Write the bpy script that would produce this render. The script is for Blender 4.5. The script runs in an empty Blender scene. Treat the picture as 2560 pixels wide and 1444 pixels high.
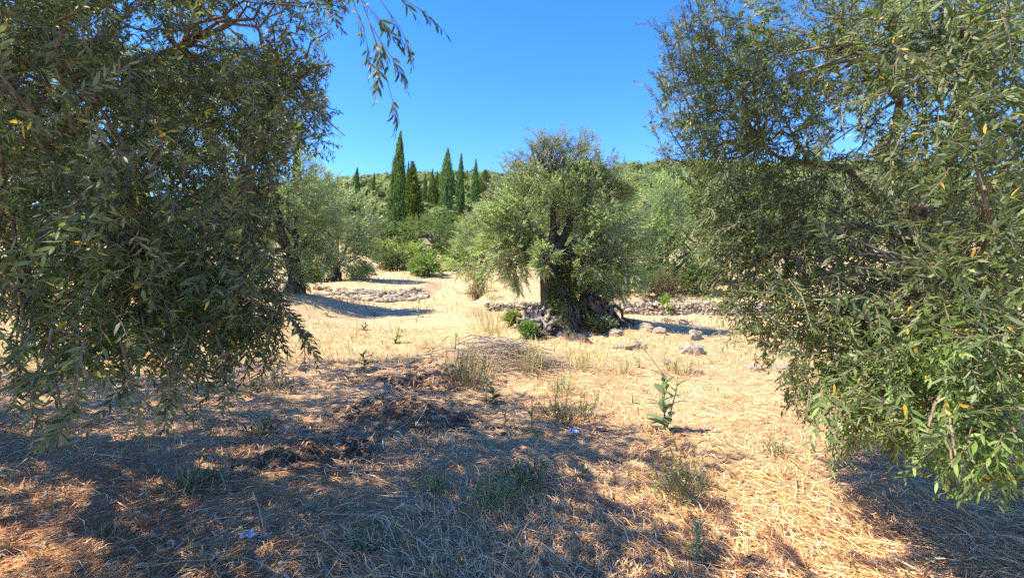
import bpy, math
import numpy as np
from mathutils import Vector

# ------------------------------------------------------------------ camera, sky, sun, exposure
S = bpy.context.scene
COL = S.collection
F, CX, CY, CAMZ = 1173.0, 1280.0, 722.0, 1.6          # focal length and centre in photograph pixels, eye height

cam = bpy.data.cameras.new('camera')
cam.sensor_width = 36.0
cam.lens = 36.0 * F / 2560.0
cam.clip_start, cam.clip_end = 0.05, 3000
camo = bpy.data.objects.new('camera', cam)
camo.location = (0, 0, CAMZ)
camo.rotation_euler = (math.radians(90), 0, 0)
COL.objects.link(camo)
S.camera = camo

SUN_AZ, SUN_EL = math.radians(78), math.radians(54)     # light travels to the right and away from the camera
travel = Vector((math.sin(SUN_AZ) * math.cos(SUN_EL), math.cos(SUN_AZ) * math.cos(SUN_EL), -math.sin(SUN_EL)))
world = bpy.data.worlds.new('World')
S.world = world
world.use_nodes = True
wn = world.node_tree
bg = wn.nodes['Background']
sky = wn.nodes.new('ShaderNodeTexSky')
sky.sky_type = 'NISHITA'
sky.sun_disc = False
sky.sun_elevation = SUN_EL
sky.sun_rotation = math.atan2(-travel.x, -travel.y)
sky.altitude = 300
sky.air_density = 1.0
sky.dust_density = 0.0
sky.ozone_density = 6.0
hs = wn.nodes.new('ShaderNodeHueSaturation')            # the camera's vivid rendering of the whole sky
hs.inputs['Saturation'].default_value = 1.26
hs.inputs['Hue'].default_value = 0.515
wn.links.new(sky.outputs[0], hs.inputs['Color'])
wn.links.new(hs.outputs[0], bg.inputs['Color'])
bg.inputs['Strength'].default_value = 0.15

sl = bpy.data.lights.new('sun', 'SUN')
sl.energy = 4.3
sl.angle = math.radians(0.5)
sl.color = (1.0, 0.91, 0.77)
slo = bpy.data.objects.new('sun', sl)
slo.rotation_euler = travel.to_track_quat('-Z', 'Y').to_euler()
slo.location = (-20, -20, 40)
COL.objects.link(slo)

S.view_settings.view_transform = 'Standard'
S.view_settings.look = 'None'
S.view_settings.exposure = 1.6
S.view_settings.gamma = 1.0
S.view_settings.use_curve_mapping = False
S.render.engine = 'CYCLES'
S.cycles.max_bounces = 6
S.cycles.diffuse_bounces = 4
S.cycles.glossy_bounces = 2
S.cycles.transmission_bounces = 3
S.cycles.transparent_max_bounces = 4
S.cycles.use_denoising = False
S.cycles.sample_clamp_indirect = 4.0

R = np.random.default_rng(7)

# ------------------------------------------------------------------ small maths helpers
def sstep(t):
    t = np.clip(t, 0, 1)
    return t * t * (3 - 2 * t)

def _hash(ix, iy, seed):
    n = (ix.astype(np.int64) * 374761393 + iy.astype(np.int64) * 668265263 + seed * 974634777) & 0x7fffffff
    n = ((n ^ (n >> 13)) * 1274126177) & 0x7fffffff
    return ((n ^ (n >> 16)) & 0xffff) / 65535.0

def vn(x, y, seed=0):
    x = np.asarray(x, float); y = np.asarray(y, float)
    ix, iy = np.floor(x), np.floor(y)
    fx, fy = x - ix, y - iy
    fx = fx * fx * (3 - 2 * fx); fy = fy * fy * (3 - 2 * fy)
    a = _hash(ix, iy, seed); b = _hash(ix + 1, iy, seed)
    c = _hash(ix, iy + 1, seed); d = _hash(ix + 1, iy + 1, seed)
    return (a * (1 - fx) + b * fx) * (1 - fy) + (c * (1 - fx) + d * fx) * fy

def fbm(x, y, seed=0, o=4):
    v = 0; a = .5
    for k in range(o):
        v = v + a * vn(x * 2 ** k, y * 2 ** k, seed + k); a *= .5
    return v

# ------------------------------------------------------------------ terrain height
_ys = np.array([-60, 0, 5, 8, 12, 17, 18.5, 20, 22, 26, 30, 40, 55, 75, 90, 120, 160, 190, 230, 300, 420, 900])
_zs = np.array([-2, 0, .10, .22, .48, .72, .85, 1.02, 1.30, 1.80, 2.35, 4.1, 7.0, 12.2, 16.6, 25.5, 36.5, 43.5, 46, 40, 25, 0])
_ty = np.arange(-60, 900, .25)
_tz = np.interp(_ty, _ys, _zs)
_k = np.exp(-.5 * (np.arange(-12, 13) / 5.) ** 2); _k /= _k.sum()
_tz = np.convolve(np.pad(_tz, 12, mode='edge'), _k, mode='valid')

def wall_b_y(x): return 18.5 - .14 * (x + 1.1)
def wall_a_y(x): return np.interp(x, [-11, -7.3, -5.7, -4.6, -3.6], [20.8, 20.1, 19.7, 20.2, 21.0])

def H(x, y):
    x = np.asarray(x, float); y = np.asarray(y, float)
    z = np.interp(y, _ty, _tz)
    z = z + .78 * sstep((-x - 4.4) / 3.6) * sstep((y - 5) / 9) * (1 - .75 * sstep((y - 16.5) / 3.5)) * (1 - sstep((y - 26) / 10))
    # terrace behind the heaped wall on the left
    z = z + .34 * sstep((y - wall_a_y(x) - .1) / 1.6) * sstep((-x - 3.5) / 1.0) * (1 - sstep((y - 23) / 8))
    # terrace behind the straight wall
    z = z - .20 * np.exp(-((y - wall_b_y(x) + .9) / 1.5) ** 2) * sstep((x + 1.7) / .8)
    z = z + .46 * sstep((y - wall_b_y(x) - .05) / .3) * sstep((x + 1.7) / .8) * (1 - sstep((y - 19.5) / 5))
    # the mound of raked litter, the spoil ridge and the old tree's foot
    z = z + .36 * np.exp(-((x + .45) / 1.15) ** 2 - ((y - 8.0) / .7) ** 2)
    z = z + .10 * np.exp(-((x + 1.35) / .8) ** 2 - ((y - 5.9) / .8) ** 2)
    z = z + .28 * np.exp(-((x - 1.3) / 1.25) ** 2 - ((y - 12.1) / 1.2) ** 2)
    z = z + .18 * np.exp(-((x - 3.1) / .9) ** 2 - ((y - 11.2) / 1.7) ** 2)
    # hill: shoulder falls away to the far left, broad swells
    far = sstep((y - 60) / 90)
    z = z + far * .3 + far * 3.5 * sstep((x + 10) / 80) - far * 10 * sstep((-x - 42) / 60) + far * 2.5 * (fbm(x / 45, y / 45, 3) - .5)
    near = 1 - sstep((y - 9) / 12)
    z = z + (fbm(x * .55, y * .55, 11) - .5) * .20 * (1 + far)
    z = z + (fbm(x * 2.3, y * 2.3, 21) - .5) * .085 * near
    s = soil_mask(x, y)
    z = z + s * (fbm(x * 6, y * 6, 31) - .5) * .20
    z = z + near * (vn(x * 17, y * 17, 41) - .5) * .022
    return z

def soil_mask(x, y):
    def g(cx, cy, rx, ry): return np.exp(-((x - cx) / rx) ** 2 - ((y - cy) / ry) ** 2)
    m = 1.3 * g(-1.75, 4.3, .62, .5) + 1.1 * g(-1.4, 5.6, .8, .6) + 1.1 * g(-1.0, 7.1, .7, .55) + .8 * g(-2.3, 7.4, .9, .5) + .6 * g(-.55, 5.2, .45, .45)
    return np.clip(m * (0.45 + 1.1 * fbm(x * 2.2, y * 2.2, 51)), 0, 1)

def G(px, py):
    """ground point seen at a photograph pixel"""
    lo = 1.0
    ys = np.concatenate([np.arange(1.2, 40, .02), np.arange(40, 250, .2)])
    xs = (px - CX) / F * ys
    zr = CAMZ - (py - CY) / F * ys
    d = zr - H(xs, ys)
    i = int(np.argmax(d <= 0)) if (d <= 0).any() else len(ys) - 1
    return np.array([xs[i], ys[i], float(H(xs[i], ys[i]))])

def P(px, py, Y): return np.array([(px - CX) / F * Y, Y, CAMZ + (CY - py) / F * Y])

def in_poly(px, py, poly):
    c = np.zeros(len(px), bool); n = len(poly)
    for i in range(n):
        x1, y1 = poly[i]; x2, y2 = poly[(i + 1) % n]
        m = ((y1 > py) != (y2 > py)) & (px < (x2 - x1) * (py - y1) / ((y2 - y1) or 1e-9) + x1)
        c ^= m
    return c

# ------------------------------------------------------------------ mesh helpers
class Geo:
    def __init__(s): s.v = []; s.t = []; s.m = []; s.c = []; s.n = 0
    def add(s, v, t, mat=0, col=(1, 1, 1)):
        v = np.asarray(v, float).reshape(-1, 3); t = np.asarray(t, int).reshape(-1, 3)
        s.v.append(v); s.t.append(t + s.n); s.n += len(v)
        s.m.append(np.full(len(t), mat, np.int32) if np.isscalar(mat) else np.asarray(mat, np.int32))
        c = np.asarray(col, float)
        if c.ndim == 1: c = np.tile(c[:3], (len(v), 1))
        s.c.append(c)
    def build(s, name, mats, parent=None, smooth=True, kind=None):
        me = bpy.data.meshes.new(name)
        v = np.concatenate(s.v) if s.v else np.zeros((0, 3)); t = np.concatenate(s.t) if s.t else np.zeros((0, 3), int)
        if parent is not None: v = v - np.array(parent.location)
        me.vertices.add(len(v)); me.vertices.foreach_set('co', v.astype(np.float32).ravel())
        me.loops.add(len(t) * 3); me.loops.foreach_set('vertex_index', t.astype(np.int32).ravel())
        me.polygons.add(len(t)); me.polygons.foreach_set('loop_start', (np.arange(len(t)) * 3).astype(np.int32))
        me.polygons.foreach_set('loop_total', np.full(len(t), 3, np.int32))
        for m in (mats if isinstance(mats, (list, tuple)) else [mats]): me.materials.append(m)
        me.polygons.foreach_set('material_index', np.concatenate(s.m).astype(np.int32))
        me.polygons.foreach_set('use_smooth', np.full(len(t), bool(smooth)))
        a = me.color_attributes.new('col', 'FLOAT_COLOR', 'POINT')
        c = np.concatenate(s.c); c = np.concatenate([c, np.ones((len(c), 1))], 1)
        a.data.foreach_set('color', c.astype(np.float32).ravel())
        me.update(); me.validate()
        o = bpy.data.objects.new(name, me); COL.objects.link(o)
        if parent is not None: o.parent = parent
        if kind: o['kind'] = kind
        return o

def tag(o, label=None, cat=None, group=None, kind=None):
    if label: o['label'] = label
    if cat: o['category'] = cat
    if group: o['group'] = group
    if kind: o['kind'] = kind
    return o

def empty(name, loc, label, cat, group=None):
    o = bpy.data.objects.new(name, None); o.location = tuple(float(a) for a in loc); o.empty_display_size = .1
    COL.objects.link(o)
    return tag(o, label, cat, group)

def link(name, me, parent, loc, rot=None, scale=None):
    o = bpy.data.objects.new(name, me); COL.objects.link(o); o.parent = parent
    o.location = tuple(float(a) for a in loc)
    if rot is not None: o.rotation_euler = tuple(float(a) for a in rot)
    if scale is not None: o.scale = tuple(float(a) for a in scale)
    return o

def norm(v): return v / np.maximum(np.linalg.norm(v, axis=-1, keepdims=True), 1e-9)

def frames(d, rng, roll=.6):
    """rotation matrices whose x axis is d and whose z axis leans up"""
    d = norm(d); up = np.tile([0, 0, 1.], (len(d), 1)) + rng.normal(0, roll, d.shape)
    y = norm(np.cross(up, d)); z = np.cross(d, y)
    return np.stack([d, y, z], -1)

def tube(path, rad, sides=6, seed=None, rough=0., cap=True):
    path = np.asarray(path, float); n = len(path); rad = np.broadcast_to(np.asarray(rad, float), (n,))
    tan = norm(np.gradient(path, axis=0))
    ref = np.array([.31, .17, .93]) if abs(tan[0][2]) < .8 else np.array([.93, .31, .17])
    u = norm(np.cross(tan, ref)); w = np.cross(tan, u)
    a = np.arange(sides) / sides * 2 * math.pi
    rr = np.ones((n, sides))
    if rough:
        g = np.random.default_rng(seed or 1); rr = 1 + g.normal(0, rough, (n, sides))
    v = path[:, None] + rad[:, None, None] * rr[..., None] * (np.cos(a)[None, :, None] * u[:, None] + np.sin(a)[None, :, None] * w[:, None])
    v = v.reshape(-1, 3); t = []
    for i in range(n - 1):
        for j in range(sides):
            k = (j + 1) % sides; A, B, C, D = i * sides + j, i * sides + k, (i + 1) * sides + k, (i + 1) * sides + j
            t += [(A, B, C), (A, C, D)]
    if cap:
        for j in range(1, sides - 1):
            t.append((0, j + 1, j)); o = (n - 1) * sides; t.append((o, o + j, o + j + 1))
    return v, np.array(t)

def bend(a, b, n=6, sag=0., wob=0., rng=R):
    a = np.asarray(a, float); b = np.asarray(b, float); t = np.linspace(0, 1, n)[:, None]
    p = a + (b - a) * t; L = np.linalg.norm(b - a)
    p[:, 2] += sag * L * 4 * (t * (1 - t))[:, 0]
    if wob: p[1:-1] += rng.normal(0, wob * L, (n - 2, 3))
    return p

# ------------------------------------------------------------------ materials
def newmat(name):
    m = bpy.data.materials.new(name); m.use_nodes = True
    nt = m.node_tree; nt.nodes.clear()
    out = nt.nodes.new('ShaderNodeOutputMaterial')
    return m, nt, out

def N(nt, t, **kw):
    n = nt.nodes.new(t)
    for k, v in kw.items(): setattr(n, k, v)
    return n

def leaf_material(name, under=(.30, .33, .25), under_mix=.75, trans=.28, rough=.42, spec=.45, tint=(1, 1, 1)):
    m, nt, out = newmat(name); L = nt.links.new
    at = N(nt, 'ShaderNodeAttribute', attribute_name='col')
    geo = N(nt, 'ShaderNodeNewGeometry')
    mul = N(nt, 'ShaderNodeMath', operation='MULTIPLY'); mul.inputs[1].default_value = under_mix
    L(geo.outputs['Backfacing'], mul.inputs[0])
    mx = N(nt, 'ShaderNodeMix', data_type='RGBA'); L(mul.outputs[0], mx.inputs[0]); L(at.outputs['Color'], mx.inputs[6]); mx.inputs[7].default_value = (*under, 1)
    b = N(nt, 'ShaderNodeBsdfPrincipled'); L(mx.outputs[2], b.inputs['Base Color'])
    b.inputs['Roughness'].default_value = rough; b.inputs['Specular IOR Level'].default_value = spec
    tr = N(nt, 'ShaderNodeBsdfTranslucent')
    tc = N(nt, 'ShaderNodeMix', data_type='RGBA', blend_type='MULTIPLY'); tc.inputs[0].default_value = 1
    L(at.outputs['Color'], tc.inputs[6]); tc.inputs[7].default_value = (1.8, 2.0, .95, 1)
    L(tc.outputs[2], tr.inputs['Color'])
    ms = N(nt, 'ShaderNodeMixShader'); ms.inputs[0].default_value = trans
    L(b.outputs[0], ms.inputs[1]); L(tr.outputs[0], ms.inputs[2]); L(ms.outputs[0], out.inputs[0])
    return m

def noise_material(name, ramp, scale=5., detail=6., rough=.9, bump=.3, bscale=30., stretch=(1, 1, 1), dist=.02, use_col=False, spec=.25):
    m, nt, out = newmat(name); L = nt.links.new
    tc = N(nt, 'ShaderNodeTexCoord'); mp = N(nt, 'ShaderNodeMapping'); mp.inputs['Scale'].default_value = stretch
    L(tc.outputs['Object'], mp.inputs[0])
    no = N(nt, 'ShaderNodeTexNoise'); no.inputs['Scale'].default_value = scale; no.inputs['Detail'].default_value = detail; no.inputs['Roughness'].default_value = .62
    L(mp.outputs[0], no.inputs['Vector'])
    cr = N(nt, 'ShaderNodeValToRGB'); e = cr.color_ramp.elements
    while len(e) < len(ramp): e.new(.5)
    for k, (p, c) in enumerate(ramp): e[k].position = p; e[k].color = (*c, 1)
    L(no.outputs[0], cr.inputs[0]); colr = cr.outputs[0]
    if use_col:
        at = N(nt, 'ShaderNodeAttribute', attribute_name='col')
        mx = N(nt, 'ShaderNodeMix', data_type='RGBA', blend_type='MULTIPLY'); mx.inputs[0].default_value = 1
        L(colr, mx.inputs[6]); L(at.outputs['Color'], mx.inputs[7]); colr = mx.outputs[2]
    b = N(nt, 'ShaderNodeBsdfPrincipled'); L(colr, b.inputs['Base Color']); b.inputs['Roughness'].default_value = rough
    b.inputs['Specular IOR Level'].default_value = spec
    n2 = N(nt, 'ShaderNodeTexNoise'); n2.inputs['Scale'].default_value = bscale; n2.inputs['Detail'].default_value = 5
    L(mp.outputs[0], n2.inputs['Vector'])
    bu = N(nt, 'ShaderNodeBump'); bu.inputs['Strength'].default_value = bump; bu.inputs['Distance'].default_value = dist
    L(n2.outputs[0], bu.inputs['Height']); L(bu.outputs[0], b.inputs['Normal']); L(b.outputs[0], out.inputs[0])
    return m

def col_material(name, rough=.8, trans=0., spec=.2):
    m, nt, out = newmat(name); L = nt.links.new
    at = N(nt, 'ShaderNodeAttribute', attribute_name='col')
    b = N(nt, 'ShaderNodeBsdfPrincipled'); L(at.outputs['Color'], b.inputs['Base Color']); b.inputs['Roughness'].default_value = rough
    b.inputs['Specular IOR Level'].default_value = spec
    if trans:
        tr = N(nt, 'ShaderNodeBsdfTranslucent'); L(at.outputs['Color'], tr.inputs['Color'])
        ms = N(nt, 'ShaderNodeMixShader'); ms.inputs[0].default_value = trans
        L(b.outputs[0], ms.inputs[1]); L(tr.outputs[0], ms.inputs[2]); L(ms.outputs[0], out.inputs[0])
    else: L(b.outputs[0], out.inputs[0])
    return m

M_OLIVE = leaf_material('olive_leaf', (.48, .51, .40), .75, .40, .38, .45)
M_OLNEAR = leaf_material('olive_leaf_near', (.30, .33, .18), .55, .36, .5, .22)
M_GREEN = leaf_material('green_leaf', (.20, .26, .10), .5, .38, .45, .3)
M_CYP = leaf_material('cypress_scale', (.10, .17, .05), .2, .2, .6, .25)
M_WOOD = leaf_material('hill_foliage', (.14, .18, .06), .2, .28, .6, .2)
M_BARK = noise_material('olive_bark', [(.25, (.022, .016, .012)), (.5, (.085, .064, .047)), (.75, (.23, .185, .145))], 7, 8, .95, .9, 26, (2.2, 2.2, .55), .05)
M_TWIG = noise_material('twig_bark', [(.3, (.10, .068, .045)), (.7, (.26, .20, .14))], 20, 4, .9, .3, 60)
M_ROOT = noise_material('weathered_root', [(.3, (.07, .055, .045)), (.5, (.22, .185, .15)), (.7, (.42, .37, .31))], 6, 8, .95, .9, 18, (1.6, 1.6, .9), .05)
M_STONE = noise_material('pale_limestone', [(.25, (.22, .17, .115)), (.5, (.45, .37, .275)), (.75, (.60, .52, .41))], 9, 7, .95, .6, 35, dist=.02, use_col=True)
M_ROCK = noise_material('grey_rock', [(.28, (.13, .095, .066)), (.5, (.37, .295, .21)), (.72, (.56, .465, .35))], 5, 8, .95, .9, 16, dist=.04)
M_STRAW = col_material('dry_straw', .75, .2, .25)
M_STEM = col_material('plant_stem', .7, .1)
M_STICK = noise_material('dead_stick', [(.3, (.15, .12, .09)), (.7, (.38, .33, .27))], 25, 4, .9, .4, 70)
M_SOIL = noise_material('dug_soil', [(.3, (.065, .04, .027)), (.6, (.15, .095, .062)), (.8, (.25, .17, .115))], 12, 6, .95, .8, 50, dist=.02)
M_CORE = noise_material('rubble_core', [(.3, (.09, .075, .055)), (.7, (.22, .18, .13))], 12, 5, .95, .6, 30)

def ground_material():
    m, nt, out = newmat('dry_ground'); L = nt.links.new
    tc = N(nt, 'ShaderNodeTexCoord')
    at = N(nt, 'ShaderNodeAttribute', attribute_name='col')     # r soil, g green, b hill scrub
    sep = N(nt, 'ShaderNodeSeparateColor'); L(at.outputs['Color'], sep.inputs[0])
    def noise(scale, detail=6, rough=.6):
        n = N(nt, 'ShaderNodeTexNoise'); n.inputs['Scale'].default_value = scale; n.inputs['Detail'].default_value = detail; n.inputs['Roughness'].default_value = rough
        L(tc.outputs['Object'], n.inputs['Vector']); return n
    def ramp(src, pts):
        c = N(nt, 'ShaderNodeValToRGB'); e = c.color_ramp.elements
        while len(e) < len(pts): e.new(.5)
        for k, (p, q) in enumerate(pts): e[k].position = p; e[k].color = (*q, 1)
        L(src, c.inputs[0]); return c.outputs[0]
    def mix(f, a, b, t='MIX'):
        x = N(nt, 'ShaderNodeMix', data_type='RGBA', blend_type=t); L(f, x.inputs[0]) if not isinstance(f, float) else setattr(x.inputs[0], 'default_value', f)
        L(a, x.inputs[6]); L(b, x.inputs[7]); return x.outputs[2]
    fine = ramp(noise(38, 8, .75).outputs[0], [(.3, (.22, .135, .065)), (.5, (.47, .325, .17)), (.7, (.63, .475, .28))])
    patch = ramp(noise(1.1, 5).outputs[0], [(.35, (.37, .22, .11)), (.52, (.50, .345, .18)), (.7, (.57, .41, .20))])
    base = mix(.45, fine, patch)
    soil = ramp(noise(22, 8, .7).outputs[0], [(.3, (.06, .037, .025)), (.55, (.15, .092, .06)), (.75, (.27, .185, .125))])
    c = mix(sep.outputs[0], base, soil)
    grn = ramp(noise(15, 6).outputs[0], [(.35, (.10, .12, .035)), (.65, (.30, .29, .12))])
    c = mix(sep.outputs[1], c, grn)
    scr = ramp(noise(.8, 8, .7).outputs[0], [(.3, (.035, .05, .015)), (.6, (.10, .12, .04)), (.8, (.26, .21, .10))])
    c = mix(sep.outputs[2], c, scr)
    b = N(nt, 'ShaderNodeBsdfPrincipled'); L(c, b.inputs['Base Color']); b.inputs['Roughness'].default_value = .95; b.inputs['Specular IOR Level'].default_value = .15
    bu = N(nt, 'ShaderNodeBump'); bu.inputs['Strength'].default_value = .7; bu.inputs['Distance'].default_value = .03
    L(noise(55, 6, .7).outputs[0], bu.inputs['Height']); L(bu.outputs[0], b.inputs['Normal']); L(b.outputs[0], out.inputs[0])
    return m

# ------------------------------------------------------------------ ground sheet
def graded(fine0, fine1, step, grow, lim0, lim1):
    a = list(np.arange(fine0, fine1 + 1e-6, step))
    s = step
    while a[-1] < lim1: s *= grow; a.append(a[-1] + s)
    s = step; b = [fine0]
    while b[-1] > lim0: s *= grow; b.append(b[-1] - s)
    return np.array(b[:0:-1] + a)

gx = graded(-5.0, 5.0, .075, 1.055, -500, 500)
gy = graded(2.0, 10.0, .07, 1.04, -120, 800)
XX, YY = np.meshgrid(gx, gy)
ZZ = H(XX, YY)
nx, ny = len(gx), len(gy)
idx = np.arange(nx * ny).reshape(ny, nx)
q = np.stack([idx[:-1, :-1], idx[:-1, 1:], idx[1:, 1:], idx[1:, :-1]], -1).reshape(-1, 4)
g = Geo()
gs = np.maximum(soil_mask(XX, YY), .16 * (1 - sstep((YY - 6) / 6)))
gg = .75 * np.clip(1.8 * fbm(XX * .35, YY * .35, 61) - .75, 0, 1) * sstep((YY - 6) / 5) * (1 - sstep((YY - 40) / 20))
gg = np.maximum(gg, .6 * np.exp(-((XX + 8.6) / 2.6) ** 2 - ((YY - 9) / 1.6) ** 2))
gh = sstep((YY - 40) / 25)
g.add(np.stack([XX, YY, ZZ], -1).reshape(-1, 3), np.concatenate([q[:, [0, 1, 2]], q[:, [0, 2, 3]]]), 0,
      np.stack([gs, gg, gh], -1).reshape(-1, 3))
ground = tag(g.build('ground', ground_material()), kind='structure')

# ------------------------------------------------------------------ straw, litter and soil clods (stuff)
STRAW = np.array([(.46, .345, .20), (.38, .255, .135), (.56, .45, .30), (.28, .195, .115), (.26, .135, .06), (.42, .335, .26), (.20, .145, .11), (.45, .28, .11)])
def ribbons(geo, p0, d, length, width, lift, cols, curve, rng, mat=0):
    """flat bent blades lying along d: 3 cross lines, 4 triangles each"""
    n = len(p0); side = norm(np.cross(d, np.array([0, 0, 1.]))); side = norm(side + np.stack([np.zeros(n), np.zeros(n), rng.normal(0, .35, n)], -1))
    t = np.array([0, .5, 1.]); v = np.zeros((n, 6, 3))
    for k in range(3):
        c = p0 + d * (length * t[k])[:, None] + side * (curve * length * 4 * t[k] * (1 - t[k]))[:, None]
        c[:, 2] += lift * (1 - (2 * t[k] - 1) ** 2) if np.ndim(lift) else lift
        w = width * (.7 if k == 0 else 1. if k == 1 else .35)
        v[:, 2 * k] = c - side * w[:, None] / 2; v[:, 2 * k + 1] = c + side * w[:, None] / 2
    tr = np.array([(0, 1, 3), (0, 3, 2), (2, 3, 5), (2, 5, 4)])
    tt = (np.arange(n)[:, None, None] * 6 + tr[None]).reshape(-1, 3)
    geo.add(v.reshape(-1, 3), tt, mat, np.repeat(cols, 6, 0))

def straw_field(n, y0, y1, seed, lmul=1., wide=1.):
    rng = np.random.default_rng(seed)
    y = 1 / (1 / y0 - rng.random(n) * (1 / y0 - 1 / y1))       # even in the picture rather than on the ground
    y = np.where(rng.random(n) < .5, y, y0 + (y1 - y0) * rng.random(n) ** 1.6)
    x = (rng.random(n) * 2 - 1) * (1.18 * y + .3)
    keep = rng.random(n) > .5 * soil_mask(x, y)
    keep &= rng.random(n) < .35 + .9 * fbm(x * 1.3, y * 1.3, 71)
    x, y = x[keep], y[keep]; n = len(x)
    # locally combed direction, with scatter
    ang = 6.3 * fbm(x * .7, y * .7, 81) + rng.normal(0, .75, n) + .3
    L = lmul * np.clip(rng.lognormal(-2.05, .55, n), .03, .5)
    d = np.stack([np.cos(ang), np.sin(ang), rng.normal(0.03, .16, n)], -1); d = norm(d)
    z = H(x, y) + .004 + rng.random(n) ** 2 * .035
    e = H(x + d[:, 0] * L, y + d[:, 1] * L) + .004 + rng.random(n) ** 2.5 * .05
    d[:, 2] = (e - z) / L; 
    c = np.array([1.92, 1.56, 1.18]) * STRAW[rng.choice(8, n, p=[.2, .17, .17, .13, .09, .12, .06, .06])]
    red = np.exp(-((x + 3.0) / 1.7) ** 2 - ((y - 3.4) / 1.9) ** 2) > rng.random(n) * 1.25
    c = np.where(red[:, None], np.array([.42, .19, .08]) * (.6 + .8 * rng.random((n, 1))), c)
    yel = (y > 8.5) & (rng.random(n) < .35)
    c = np.where(yel[:, None], np.array([.62, .44, .19]), c) * (.8 + .4 * rng.random((n, 1)))
    w = wide * (.0030 + .0055 * rng.random(n) ** 2) * (1 + .22 * np.maximum(y - 3, 0))
    ge = Geo(); ribbons(ge, np.stack([x, y, z], -1), d, L, w, rng.random(n) ** 2 * .03, c, rng.normal(0, .08, n), rng)
    return ge
o = straw_field(90000, 1.6, 13, 5).build('straw_litter', M_STRAW, smooth=False)
tag(o, 'matted dry straw and cut grass lying over the whole foreground', 'straw', kind='stuff')

rng = np.random.default_rng(17)
ge = Geo(); n = 26000
y = 8.5 + 34 * rng.random(n) ** 1.5; x = (rng.random(n) * 2 - 1) * 1.05 * y
k = (fbm(x * .5, y * .5, 91) + .25 * rng.random(n) > .55) & ~((np.abs(x - 1.3) < 1.1) & (np.abs(y - 12) < 1.0)) 
x, y = x[k], y[k]; n = len(x)
ht = (.05 + .13 * rng.random(n)) * (1 + .035 * (y - 8))
d = norm(np.stack([rng.normal(0, .45, n), rng.normal(0, .45, n), np.ones(n)], -1))
c = np.array([.46, .335, .15]) * (.75 + .5 * rng.random((n, 1)))
gr = rng.random(n) < .13
c = np.where(gr[:, None], np.array([.22, .25, .09]) * (.7 + .6 * rng.random((n, 1))), c)
ribbons(ge, np.stack([x, y, H(x, y) - .01], -1), d, ht, .006 + .0016 * y * rng.random(n), 0 * ht, c, rng.normal(0, .12, n), rng)
tag(ge.build('dry_grass', M_STRAW, smooth=False), 'short yellow dry grass standing over the sunlit slope', 'grass', kind='stuff')

rng = np.random.default_rng(29); ge = Geo(); n = 9000       # fallen olive leaves among the straw
y = 1 / (1 / 1.8 - rng.random(n) * (1 / 1.8 - 1 / 9)); x = (rng.random(n) * 2 - 1) * 1.15 * y; a = rng.random(n) * 6.28
d = norm(np.stack([np.cos(a), np.sin(a), rng.normal(0, .3, n)], -1)); L = .035 + .03 * rng.random(n)
c = np.array([(.20, .13, .07), (.34, .25, .15), (.12, .085, .05), (.42, .36, .27), (.40, .24, .06)])[rng.integers(0, 5, n)] * (.7 + .6 * rng.random((n, 1)))
ribbons(ge, np.stack([x, y, H(x, y) + .012 + .03 * rng.random(n)], -1), d, L, L * .26, .006 * rng.random(n), c, rng.normal(0, .1, n), rng)
tag(ge.build('leaf_litter', M_STRAW, smooth=False), 'brown fallen leaves scattered through the straw', 'leaf litter', kind='stuff')

def blob_mesh(name, seed, mat, sub=1, amp=.28, flat=(1, 1, 1), boxy=0.):
    import bmesh
    bm = bmesh.new(); bmesh.ops.create_icosphere(bm, subdivisions=sub, radius=1)
    r = np.random.default_rng(seed); ph = r.random((6, 3)) * 6.28; fr = r.normal(0, 1.7, (6, 3))
    for v in bm.verts:
        p = np.array(v.co)
        if boxy: p = p * (1 - boxy) + boxy * np.clip(p * 1.5, -.85, .85)
        s = sum(math.sin(float(fr[i] @ p) + ph[i, 0]) for i in range(6)) / 6
        p = p * (1 + amp * s * 1.6 + r.normal(0, amp * .16)) * np.array(flat)
        v.co = p
    me = bpy.data.meshes.new(name); bm.to_mesh(me); bm.free(); me.materials.append(mat)
    a = me.color_attributes.new('col', 'FLOAT_COLOR', 'POINT'); t = .78 + .4 * r.random()
    w = np.array([t * (1 + .05 * r.normal()), t, t * (1 - .10 * r.random()), 1])
    a.data.foreach_set('color', np.tile(w, len(me.vertices)).astype(np.float32))
    return me

def merge_blobs(geo, me, locs, scales, rng, mat=0):
    me.calc_loop_triangles()
    v = np.zeros(len(me.vertices) * 3); me.vertices.foreach_get('co', v); v = v.reshape(-1, 3)
    t = np.zeros(len(me.loop_triangles) * 3, int); me.loop_triangles.foreach_get('vertices', t); t = t.reshape(-1, 3)
    for l, s in zip(locs, scales):
        a = rng.random() * 6.28; c_, s_ = math.cos(a), math.sin(a)
        geo.add(v @ np.array([[c_, s_, 0], [-s_, c_, 0], [0, 0, 1]]) * s + l, t, mat)

clods = [blob_mesh('clod', 100 + k, M_SOIL, 1, .4, (1, 1, .7)) for k in range(4)]
ge = Geo(); rng = np.random.default_rng(23)
for k in range(1000):
    for _ in range(30):
        x, y = rng.normal(-1.4, .8), rng.uniform(3.7, 8.2)
        if rng.random() < float(soil_mask(x, y)) ** 1.5: break
    else: continue
    s = .008 + .034 * rng.random() ** 3
    merge_blobs(ge, clods[k % 4], [np.array([x, y, float(H(x, y)) + s * .25])], [s], rng)
tag(ge.build('soil_crumbs', M_SOIL, smooth=False), 'dark crumbly clods of freshly dug soil in the straw', 'soil', kind='stuff')

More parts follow.
